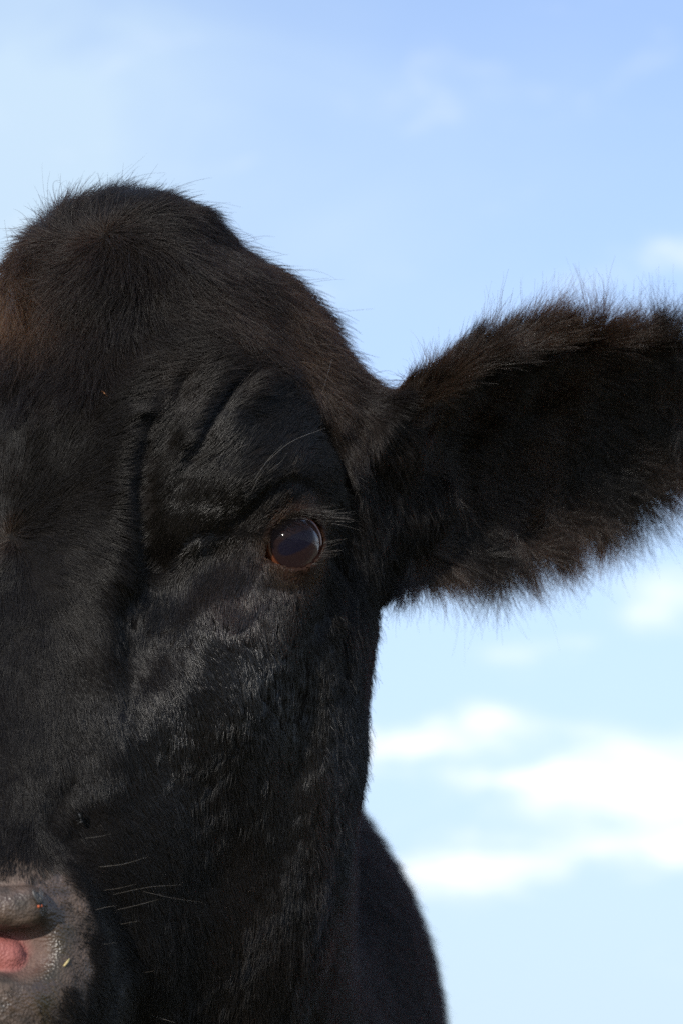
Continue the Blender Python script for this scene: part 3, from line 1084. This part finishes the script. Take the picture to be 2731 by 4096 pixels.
FP, FT, FV_ = fur_table()
WHORLS = [(signed_march([(425, 965)])[0], 4.6, 0.35), (signed_march([(48, 2150)])[0] * [0.0, 1, 1], 3.6, 0.55)]


def fur_field(P, Nrm):
    """tangent direction, length, lift, brown, clump at the roots P (head frame, signed)"""
    A = P.copy(); A[:, 0] = np.abs(A[:, 0])
    T = np.zeros_like(P); V = np.zeros((len(P), 4))
    for s in range(0, len(P), 50000):
        a = A[s:s + 50000].astype(np.float32)
        d2 = ((a[:, None, :] - FP[None].astype(np.float32)) ** 2).sum(-1)
        w = 1.0 / (d2 + 0.6) ** 1.7
        w /= w.sum(1)[:, None]
        T[s:s + 50000] = w @ FT
        V[s:s + 50000] = w @ FV_
    T[:, 0] *= np.where(P[:, 0] < 0, -1, 1)
    for c, rad, swirl in WHORLS:
        v = P - c
        r = np.linalg.norm(v, axis=1)
        m = r < rad * 2.2
        if not m.any():
            continue
        vv = v[m] / np.maximum(r[m], 1e-3)[:, None]
        vv = vv + swirl * np.cross(Nrm[m], vv)
        k = np.exp(-(r[m] / rad) ** 2)[:, None]
        T[m] = T[m] / np.maximum(np.linalg.norm(T[m], axis=1)[:, None], 1e-6) * (1 - k) + vv * k
        V[m, 1] += 0.28 * np.exp(-(r[m] / 0.8) ** 2)
        V[m, 2] += 0.25 * np.exp(-(r[m] / 0.7) ** 2)
    return T, V


TRI = np.vstack([FH[:, [0, 1, 2]], FH[:, [0, 2, 3]]])
_e1, _e2 = VH[TRI[:, 1]] - VH[TRI[:, 0]], VH[TRI[:, 2]] - VH[TRI[:, 0]]
TA = 0.5 * np.linalg.norm(np.cross(_e1, _e2), axis=1)
TC = VH[TRI].mean(1)
TCA = TC.copy(); TCA[:, 0] = np.abs(TCA[:, 0])
_sk = skin_mask(TC)
_el = ear_local(TCA)
_hd = sd_head(TC)                       # distance to the head alone: large on neck and trunk
_c0, _hh = ear_cup(_el[:, 0], _el[:, 1])
IS_EAR = (_el[:, 0] > -1.0) & (np.abs(_el[:, 2] - _c0) < 1.6) & (TCA[:, 0] > 9.5) & (_hd < 1.2) & (_el[:, 0] > 0.2 * np.abs(_el[:, 1]) - 1.0)
IS_BODY = _hd > 0.8
IN_EYE = (np.linalg.norm(TCA - EYE_O, axis=1) < EYE_R + 0.30)
IN_NOS = (np.linalg.norm(TCA - NOS, axis=1) < 3.4) & ((_sk > 0.75) | (sd_base(TC) < -0.4))


def sample(weight):
    """roots: weight = strands per square cm on each triangle"""
    ex = TA * weight * HAIR
    n = rng.poisson(ex)
    idx = np.repeat(np.arange(len(TRI)), n)
    r1, r2 = np.sqrt(rng.random(len(idx))), rng.random(len(idx))
    b0, b1, b2 = 1 - r1, r1 * (1 - r2), r1 * r2
    t = TRI[idx]
    P = VH[t[:, 0]] * b0[:, None] + VH[t[:, 1]] * b1[:, None] + VH[t[:, 2]] * b2[:, None]
    Nn = NH[t[:, 0]] * b0[:, None] + NH[t[:, 1]] * b1[:, None] + NH[t[:, 2]] * b2[:, None]
    Nn /= np.maximum(np.linalg.norm(Nn, axis=1)[:, None], 1e-6)
    return P, Nn, idx


n_dir = WaveNoise(21, 5.0)
n_fine = WaveNoise(22, 1.3)
n_len = WaveNoise(23, 3.0, 12, 1)
n_lift = WaveNoise(25, 1.1, 14, 1)
n_brn = WaveNoise(24, 6.0, 12, 1)


def grow(P, Nn, T, L, lift, clump, wild, npts, cell, droop=0.75, curl=0.0):
    """strand points (n, npts, 3) in the head frame"""
    n = len(P)
    T = T - Nn * (T * Nn).sum(1)[:, None]
    T /= np.maximum(np.linalg.norm(T, axis=1)[:, None], 1e-6)
    T = T + 0.16 * n_dir(P) + 0.16 * n_fine(P) + wild[:, None] * rng.normal(size=(n, 3)) * 0.55
    T = T - Nn * (T * Nn).sum(1)[:, None]
    T /= np.maximum(np.linalg.norm(T, axis=1)[:, None], 1e-6)
    ang = np.clip(lift * (1 + 0.30 * rng.normal(size=n) + 0.20 * n_lift(P)[:, 0]), 0.03, 1.4)
    st = T * np.cos(ang)[:, None] + Nn * np.sin(ang)[:, None]
    s = np.linspace(0, 1, npts)[None, :, None]
    sn = np.sin(ang)[:, None, None]
    X = P[:, None, :] + L[:, None, None] * (s * st[:, None, :] - droop * 0.55 * s ** 2 * sn * Nn[:, None, :])
    bend = rng.normal(size=(n, 3)) * 0.12
    X = X + L[:, None, None] * s ** 2 * bend[:, None, :] * (0.5 + wild[:, None, None])
    if curl > 0:
        f = rng.uniform(4, 8, (n, 1, 1)); ph = rng.uniform(0, 6.28, (n, 1, 1))
        B = np.cross(T, Nn)[:, None, :]
        X = X + curl * L[:, None, None] * s * (np.sin(f * s + ph) - np.sin(ph)) * B + curl * 0.6 * L[:, None, None] * s * (np.cos(f * s + ph) - np.cos(ph)) * Nn[:, None, :]
    # tufts: tips gather inside jittered cells
    key = np.floor((P + 0.35 * cell * n_fine(P)) / cell).astype(np.int64)
    key = key[:, 0] * 73856093 ^ key[:, 1] * 19349663 ^ key[:, 2] * 83492791
    u, inv = np.unique(key, return_inverse=True)
    cnt = np.bincount(inv).astype(float)
    tip = X[:, -1] - P
    root_m = np.stack([np.bincount(inv, P[:, i]) for i in range(3)], 1) / cnt[:, None]
    tip_m = np.stack([np.bincount(inv, tip[:, i]) for i in range(3)], 1) / cnt[:, None]
    goal = (root_m + tip_m)[inv] + 0.25 * (P - root_m[inv])
    off = (goal - X[:, -1])
    k = (clump * rng.uniform(0.3, 1.0, n))[:, None, None] * s ** 1.5
    X = X + k * off[:, None, :]
    return X


def curves_obj(name, X, radius, brown, material, parent, root=1.0, tip=0.25, sleek=None):
    n, k = X.shape[:2]
    cu = bpy.data.hair_curves.new(name)
    cu.add_curves([k] * n)
    cu.attributes['position'].data.foreach_set('vector', to_obj(X.reshape(-1, 3)).astype(np.float32).ravel())
    s = np.linspace(0, 1, k)[None, :]
    rad = (radius[:, None] * (root + (tip - root) * s ** 1.6)) / 100
    ra = cu.attributes.get('radius') or cu.attributes.new('radius', 'FLOAT', 'POINT')
    ra.data.foreach_set('value', rad.astype(np.float32).ravel())
    ba = cu.attributes.new('brown', 'FLOAT', 'CURVE')
    ba.data.foreach_set('value', np.clip(brown, 0, 1).astype(np.float32))
    va = cu.attributes.new('vary', 'FLOAT', 'CURVE')
    va.data.foreach_set('value', rng.random(n).astype(np.float32))
    sa = cu.attributes.new('sleek', 'FLOAT', 'CURVE')
    sa.data.foreach_set('value', np.clip(np.zeros(n) if sleek is None else sleek, 0, 1).astype(np.float32))
    cu.materials.append(material)
    o = bpy.data.objects.new(name, cu)
    SC.collection.objects.link(o)
    o.parent = parent
    o['kind'] = 'stuff'
    return o


def hair_mat(name, mel0, mel1, red, rough=0.17, radial=0.3, ior=1.52, dark=(0.0092, 0.0077, 0.0068, 1)):
    m = bpy.data.materials.new(name)
    m.use_nodes = True
    t = m.node_tree; t.nodes.clear()
    o = N(t, 'ShaderNodeOutputMaterial')
    h = N(t, 'ShaderNodeBsdfHairPrincipled')
    h.parametrization = 'MELANIN'
    a = N(t, 'ShaderNodeAttribute', attribute_name='brown')
    v = N(t, 'ShaderNodeAttribute', attribute_name='vary')
    bb = mth(t, 'MULTIPLY', a.outputs['Fac'], mth(t, 'MULTIPLY_ADD', v.outputs['Fac'], 0.9, 0.3), clamp=True)
    t.links.new(maprange(t, bb, 0, 1, mel0, mel1, False), h.inputs['Melanin'])
    h.inputs['Melanin Redness'].default_value = red
    sl = N(t, 'ShaderNodeAttribute', attribute_name='sleek')
    t.links.new(maprange(t, sl.outputs['Fac'], 0, 1, rough + 0.09, rough - 0.03, False), h.inputs['Roughness'])
    t.links.new(maprange(t, sl.outputs['Fac'], 0, 1, ior - 0.20, ior + 0.13, False), h.inputs['IOR'])
    h.inputs['Radial Roughness'].default_value = radial
    h.inputs['Random Roughness'].default_value = 0.3 if 'Random Roughness' in h.inputs else 0
    df = N(t, 'ShaderNodeBsdfDiffuse')
    t.links.new(mixc(t, bb, dark, (0.062, 0.045, 0.031, 1)), df.inputs['Color'])
    ad = N(t, 'ShaderNodeAddShader')
    t.links.new(h.outputs[0], ad.inputs[0]); t.links.new(df.outputs[0], ad.inputs[1])
    t.links.new(ad.outputs[0], o.inputs[0])
    return m


m_fur = hair_mat('black_fur', 1.0, 0.62, 0.22)
m_white = hair_mat('pale_bristle', 0.05, 0.02, 0.0, 0.3, 0.4, 1.55, (0.055, 0.055, 0.058, 1))


SLEEK = [(march([c])[0], r, k) for c, r, k in (((950, 2650), 5.0, 1.0), ((1150, 2900), 4.5, .8), ((700, 2900), 3.6, .8), ((760, 2080), 2.6, .8), ((650, 3150), 3.5, .6), ((1250, 3100), 4.5, .6), ((480, 2900), 2.5, .35), ((850, 1750), 3.0, .35))]


def build_fur():
    side = np.where(TC[:, 0] > -7, 1.0, 0.30) * np.where((TCA[:, 1] < -15), 0.4, 1.0)
    # ---- head
    dens = 185.0 * side * (1 - 0.90 * np.clip((_sk - 0.40) / 0.6, 0, 1))
    dens = dens * np.where(TC[:, 2] > 11, 0.75, 1.0)
    dens = np.where(IS_EAR | IS_BODY | IN_EYE | IN_NOS, 0, dens)
    P, Nn, idx = sample(dens)
    T, V = fur_field(P, Nn)
    L = V[:, 0] * (1 + 0.05 * np.clip((P[:, 2] - 9) / 5, 0, 1)) * (1 + 0.18 * n_len(P)[:, 0]) * rng.uniform(0.65, 1.2, len(P))
    L *= 0.66 + 0.34 * np.clip((P[:, 2] - 6) / 6, 0, 1)
    sk = _sk[idx]
    L *= 1 - 0.6 * np.clip(sk, 0, 1)
    el = np.linalg.norm(np.stack([np.abs(P[:, 0]), P[:, 1], P[:, 2]], 1) - EYE_O, axis=1)
    L *= np.clip((el - EYE_R) / 1.6, 0.22, 1)
    poll = np.clip((P[:, 2] - 9) / 5, 0, 1)
    wild = 0.10 + 0.55 * poll + 0.25 * (rng.random(len(P)) < 0.04)
    brown = V[:, 2] + 0.05 * n_brn(P)[:, 0] * (0.3 + V[:, 2] * 2) - 0.02
    for px_, r_, k_ in (((20, 1000), 2.6, .85), ((60, 1150), 2.8, .7), ((150, 1280), 2.2, .35)):
        brown = brown + k_ * np.exp(-(np.linalg.norm(P - signed_march([px_])[0], axis=1) / r_) ** 2)
    brown = brown + 0.55 * np.exp(-((el - EYE_R - 0.5) / 0.7) ** 2)
    cl = V[:, 3] * (1.05 + 0.2 * poll)
    rad = np.where(side[idx] < 0.5, 0.016, 0.0095) * rng.uniform(0.7, 1.25, len(P))
    guard = rng.random(len(P)) < 0.14
    rad = np.where(guard, rad * 1.5, rad)
    L = np.where(guard, L * 1.2, L)
    stray = (rng.random(len(P)) < 0.02) & (P[:, 2] > 8)
    L = np.where(stray, L * rng.uniform(1.3, 2.0, len(P)), L)
    V[:, 1] = np.where(stray, V[:, 1] + rng.uniform(0.0, 0.4, len(P)), V[:, 1])
    jaw = (np.abs(P[:, 0]) > 8) & (P[:, 1] < -5) & (rng.random(len(P)) < 0.12)
    V[:, 1] = np.where(jaw, V[:, 1] + rng.uniform(0.1, 0.5, len(P)), V[:, 1])
    L = np.where(jaw, L * 1.5, L)
    X = grow(P, Nn, T, L, V[:, 1] * (1 + 0.2 * poll), cl, wild, 5, 0.45)
    A = P.copy(); A[:, 0] = np.abs(A[:, 0])
    sleek = np.zeros(len(P))
    for c_, r_, k_ in SLEEK:
        sleek = np.maximum(sleek, k_ * np.exp(-(np.linalg.norm(A - c_, axis=1) / r_) ** 2))
    curves_obj('head_fur', X, rad, brown, m_fur, cow, sleek=sleek)
    # ---- ears
    _rr = np.abs(np.where(_el[:, 1] > 0, _el[:, 1] / np.maximum(np.interp(_el[:, 0], EAR_A, EAR_T), .5), _el[:, 1] / np.maximum(np.interp(_el[:, 0], EAR_A, EAR_B), .5)))
    dens = np.where(IS_EAR, np.where(TC[:, 0] > 0, 95.0, 30.0), 0) * np.where(_rr > 0.86, 1.7, 1.0)
    P, Nn, idx = sample(dens)
    A = P.copy(); A[:, 0] = np.abs(A[:, 0])
    q = ear_local(A)
    hT = np.interp(q[:, 0], EAR_A, EAR_T); hB = np.interp(q[:, 0], EAR_A, EAR_B)
    r = np.where(q[:, 1] > 0, q[:, 1] / np.maximum(hT, .5), q[:, 1] / np.maximum(hB, .5))
    toc = lambda a, b, c: (a[:, None] * EA + b[:, None] * EB + c[:, None] * EC) @ HM
    rim = np.clip((np.abs(r) - 0.80) / 0.15, 0, 1)
    nz_ = n_dir(P * 1.3)
    T = toc(0.55 + 0.5 * nz_[:, 0], np.sign(r) * (0.25 + 1.3 * rim) + 0.45 * nz_[:, 1] - 0.25 * (1 - rim), 0.0 * r)
    T[:, 0] *= np.where(P[:, 0] < 0, -1, 1)
    n = len(P)
    front = ((Nn * np.where(P[:, :1] < 0, [[-1, 1, 1]], [[1, 1, 1]])) @ (EC @ HM)) > 0.0
    L = np.where(front, 2.0, 1.4) + rim * np.where(r > 0, 2.0, 2.5) * np.clip((q[:, 0] + 1) / 7, 0.15, 1)
    L = L * (1 + 0.12 * n_len(P)[:, 0]) * rng.uniform(0.55, 1.25, n)
    L = np.where(rng.random(n) < 0.02 * (r < 0), L * 1.5, L)
    lift = 0.42 + 0.1 * rim
    brown = 0.18 + 0.12 * np.clip((r - 0.7) / 0.15, 0, 1) * front + 0.10 * n_brn(P)[:, 0]
    brown = brown + 0.25 * (rng.random(n) < 0.05)
    wild = np.where(front, 0.5, 0.25) - 0.12 * rim
    X = grow(P, Nn, T, L, np.full(n, 1.0) * lift, 0.28 + 0 * L, wild, 6, 0.4, droop=0.4, curl=0.035)
    curves_obj('ear_fur', X, np.full(n, 0.0098) * rng.uniform(0.6, 1.25, n) * np.where(P[:, 0] < 0, 1.7, 1), brown, m_fur, cow, 1.0, 0.3, sleek=np.full(n, 0.45))
    # ---- neck and trunk
    wz = head2world(TC)
    near = np.clip(1.0 - (wz[:, 1] - 150) / 110, 0.0, 1)
    dens = np.where(IS_BODY, 1.2 + 30 * near, 0)
    P, Nn, idx = sample(dens)
    n = len(P)
    dw = np.tile(np.array([0.12, 0.5, -0.85]) @ RXN @ HM, (n, 1))
    L = rng.uniform(1.8, 4.2, n)
    X = grow(P, Nn, dw, L, np.full(n, 0.50), np.full(n, 0.6), np.full(n, 0.3), 5, 1.4)
    curves_obj('body_fur', X, np.full(n, 0.024), np.full(n, 0.04), m_fur, cow)
    print('STRANDS', n)


if HAIR > 0:
    build_fur()


# ------------------------------------------------------------------ lashes, brow bristles and whiskers
def strand(px, rise, npts=8):
    """a bristle rooted on the hide at the first pixel, passing the others, rising off the skin by RISE cm"""
    px = np.array(px, float)
    seg = np.concatenate([[0], np.cumsum(np.linalg.norm(np.diff(px, axis=0), axis=1))])
    q = pchip(seg, px, np.linspace(0, seg[-1], npts)) if len(px) > 2 else np.stack([np.interp(np.linspace(0, 1, npts), [0, 1], px[:, i]) for i in (0, 1)], 1)
    P0 = signed_march(q[:1], sd_head)[0]
    y0 = head2cam(P0[None])[0, 1]
    o, d = ray_head(q)
    dc = d @ HM.T
    yy = y0 - rise * np.linspace(0, 1, npts) ** 0.8
    t = (yy + DIST) / dc[:, 1]
    return o + d * t[:, None]


def build_bristles():
    W = [([(343, 3353), (395, 3346), (445, 3335)], 1.0), ([(395, 3468), (500, 3455), (592, 3427)], 1.2), ([(412, 3562), (480, 3552), (548, 3535)], 1.0),
         ([(450, 3579), (600, 3548), (725, 3540)], 1.4), ([(570, 3565), (690, 3592), (812, 3610)], 0.9), ([(465, 3640), (560, 3618), (640, 3596)], 1.0),
         ([(410, 3778), (440, 3774), (470, 3770)], 0.6), ([(600, 4058), (650, 4075), (700, 4090)], 0.7),
         ([(560, 3890), (590, 3888), (620, 3884)], 0.5), ([(470, 3700), (520, 3690), (560, 3684)], 0.6), 
         ([(380, 3640), (430, 3628), (470, 3622)], 0.5)]
    X = np.array([strand(p, r) for p, r in W])
    X[:, :, :] = X
    curves_obj('whiskers', X, np.full(len(X), 0.0085) * rng.uniform(0.5, 1.2, len(X)), np.full(len(X), 0.5), m_white, cow, 1.0, 0.3)
    Bn = [([(1065, 1850), (1160, 1770), (1302, 1712)], 1.2), ([(1010, 1930), (1080, 1830), (1130, 1780)], 1.0), ([(1000, 1985), (1030, 1920), (1080, 1850)], .8),
          ([(1070, 1890), (1130, 1840), (1150, 1810)], .7), ([(1280, 1600), (1310, 1500), (1330, 1430)], 1.2), ([(905, 1830), (960, 1790), (1000, 1775)], .6)]
    X = np.array([strand(p, r) for p, r in Bn])
    curves_obj('brow_bristles', X, np.full(len(X), 0.011) * rng.uniform(0.6, 1.1, len(X)), np.full(len(X), 0.3), m_white, cow, 1.0, 0.25)
    # lashes along the upper lid, a few below; both eyes
    XS = []
    for k in range(190):
        xx = rng.uniform(-0.95, 0.55) if k % 6 else rng.uniform(-0.8, -0.1)
        low = k % 6 == 0
        x = xx * (1.95 if xx < 0 else 2.3)
        y = (1.62 * (1 - abs(xx) ** 2.3) + rng.uniform(0.0, 0.28)) if not low else -(1.42 * (1 - abs(xx) ** 2) + 0.1)
        rr = EYE_R + 0.30
        z = math.sqrt(max(0.2, rr * rr - x * x - y * y))
        p0 = EYE_O + EHX * x + EVX * y + EAX * z
        t = np.clip((0.55 - xx) / 1.5, 0, 1)
        if low:
            d = EAX * 0.75 - EHX * 0.9 - EVX * 0.35
        else:
            d = EAX * (0.75 - 0.1 * t) - EHX * (0.35 + 0.75 * t) + EVX * (0.15 - 0.35 * t)
        d = d + rng.normal(size=3) * 0.16
        d /= np.linalg.norm(d)
        ln = rng.uniform(1.0, 2.0) * (0.7 + 0.6 * t) * (0.6 if low else 1)
        s = np.linspace(0, 1, 6)[:, None]
        sag = -EVX * 0.20 * ln * rng.uniform(0.4, 1.4) if not low else EVX * 0.1
        XS.append(p0 + d * ln * s + sag * s ** 2)
    X = np.array(XS)
    Xm = X.copy(); Xm[:, :, 0] *= -1
    XX = np.vstack([X, Xm])
    curves_obj('eyelashes', XX, np.full(len(XX), 0.0105) * rng.uniform(0.7, 1.2, len(XX)), np.full(len(XX), 0.05), m_fur, cow, 1.0, 0.3, sleek=np.full(len(XX), 0.4))


if HAIR > 0:
    build_bristles()


# ------------------------------------------------------------------ flies and straw on the hide
def simple_mat(name, col, rough, **kw):
    m, t, b, o = mat(name)
    tc = N(t, 'ShaderNodeTexCoord')
    nz = N(t, 'ShaderNodeTexNoise'); nz.inputs['Scale'].default_value = 900; nz.inputs['Detail'].default_value = 3
    t.links.new(tc.outputs['Object'], nz.inputs['Vector'])
    t.links.new(mixc(t, nz.outputs[0], tuple(0.6 * x for x in col) + (1,), tuple(min(1, 1.4 * x) for x in col) + (1,)), b.inputs['Base Color'])
    b.inputs['Roughness'].default_value = rough
    for k, v in kw.items():
        b.inputs[k.replace('_', ' ')].default_value = v
    return m


M_FLY = simple_mat('fly_body', (0.02, 0.02, 0.02), 0.4)
M_FEYE = simple_mat('fly_eye', (0.42, 0.09, 0.03), 0.3)
M_WING = simple_mat('fly_wing', (0.07, 0.068, 0.065), 0.35, Alpha=0.5)
M_DARKW = simple_mat('dark_fly_wing', (0.005, 0.005, 0.005), 0.95, Specular_IOR_Level=0.05)
M_STRAW = simple_mat('straw', (0.45, 0.36, 0.17), 0.6)
M_HUSK = simple_mat('husk', (0.30, 0.13, 0.05), 0.7)


def unit_ball(n1=10, n2=14):
    V, F = ball_mesh(n1, n2)
    return V, F


def fly(px, heading, length, label, gm=None, lift=0.0):
    P = signed_march([px], sd_head)[0]
    Nn = base_grad(P[None], sd_head)[0]
    P = P + Nn * lift
    X = px_tangent(P, Nn, heading)
    Y = np.cross(Nn, X)
    M = np.stack([X, Y, Nn], 1)
    root = bpy.data.objects.new('fly', None)
    root.empty_display_size = 0.003
    SC.collection.objects.link(root)
    loc = head2world(P[None])[0] / 100
    root.location = loc
    k = length

    def W(V): return head2world(P + (np.asarray(V) * k) @ M.T) / 100 - loc
    V, F = unit_ball()
    parts = [(V * [0.17, 0.15, 0.14] + [0.05, 0, 0.20]), (V * [0.28, 0.17, 0.14] + [-0.27, 0, 0.18]), (V * [0.09, 0.13, 0.11] + [0.25, 0, 0.19])]
    VV = np.vstack(parts); FF = []
    for i in range(3):
        FF += [tuple(j + i * len(V) for j in f) for f in F]
    mesh_obj('body', W(VV), FF, M_FLY, root)
    for sy in (-1, 1):
        mesh_obj('eye', W(V * [0.085, 0.075, 0.10] + [0.275, sy * 0.085, 0.20]), F, gm or M_FEYE, root)
        # wing: a thin blade folded back
        nw = 10
        top = []
        for i in range(nw + 1):
            t = i / nw
            c = np.array([0.08 - 0.78 * t, sy * (0.10 + 0.14 * t), 0.32 - 0.06 * t])
            hw = 0.14 * math.sin(math.pi * min(1, t * 0.9 + 0.06)) ** 0.6
            top += [c + [0, -hw, 0], c + [0, hw, 0.01]]
        top = np.array(top); bot = top - [0, 0, 0.012]
        VV = np.vstack([top, bot]); m = len(top); FF = []
        for i in range(nw):
            a = 2 * i
            FF += [(a, a + 1, a + 3, a + 2), (m + a + 2, m + a + 3, m + a + 1, m + a), (a, a + 2, m + a + 2, m + a), (a + 3, a + 1, m + a + 1, m + a + 3)]
        FF += [(1, 0, m, m + 1), (2 * nw, 2 * nw + 1, m + 2 * nw + 1, m + 2 * nw)]
        mesh_obj('wing', W(VV), FF, M_DARKW if gm else M_WING, root)
        for i, (x0, x1) in enumerate(((0.15, 0.42), (0.06, 0.05), (-0.04, -0.32))):
            pts = [np.array([x0, sy * 0.10, 0.14]), np.array([(x0 + x1) / 2, sy * 0.28, 0.22]), np.array([x1, sy * 0.42, 0.0])]
            VV = []; FF = []
            for j, p in enumerate(pts):
                for q in range(5):
                    a = 2 * math.pi * q / 5
                    VV.append(p + 0.018 * (1.3 - 0.4 * j) * np.array([math.cos(a), 0, math.sin(a)]))
            for j in range(2):
                for q in range(5):
                    FF.append((j * 5 + q, j * 5 + (q + 1) % 5, (j + 1) * 5 + (q + 1) % 5, (j + 1) * 5 + q))
            mesh_obj('leg', W(np.array(VV)), FF, M_FLY, root)
    root['label'] = label
    root['category'] = 'fly'
    root['group'] = 'flies on the cow'
    return root


fly((150, 3608), (0.05, 1.0), 0.95, 'fly with orange red eyes at the end of the grey nostril wing')
fly((310, 3272), (0.3, 1.0), 0.62, 'small all black fly on the fur above the muzzle', M_FLY, 0.32)


def straw(px0, px1, rad, material, name, label):
    P = signed_march([px0, px1], sd_head)
    Nn = base_grad(P, sd_head)
    P = P + Nn * (rad * 1.1 + (0.12 if name == 'husk' else 0))
    mid = P.mean(0) + Nn.mean(0) * rad * 0.8
    c = np.stack([P[0], mid, P[1]])
    ax = (P[1] - P[0]) / np.linalg.norm(P[1] - P[0])
    b1 = np.cross(ax, Nn[0]); b1 /= np.linalg.norm(b1); b2 = np.cross(ax, b1)
    V = []; F = []
    for j in range(3):
        for q in range(7):
            a = 2 * math.pi * q / 7
            r = rad * (0.85, 1.0, 0.75)[j]
            V.append(c[j] + r * (math.cos(a) * b1 + 0.6 * math.sin(a) * b2))
    for j in range(2):
        for q in range(7):
            F.append((j * 7 + q, j * 7 + (q + 1) % 7, (j + 1) * 7 + (q + 1) % 7, (j + 1) * 7 + q))
    F += [tuple(range(7))[::-1], tuple(range(14, 21))]
    Wd = head2world(np.array(V)) / 100
    loc = Wd.mean(0)
    o = mesh_obj(name, Wd - loc, F, material)
    o.location = loc
    o['label'] = label
    o['category'] = 'straw'
    return o


straw((254, 3866), (276, 3836), 0.07, M_STRAW, 'straw', 'tiny pale straw bit stuck on the wet muzzle skin')
straw((412, 1570), (436, 1592), 0.055, M_HUSK, 'husk', 'tiny brown seed husk caught in the forehead fur')
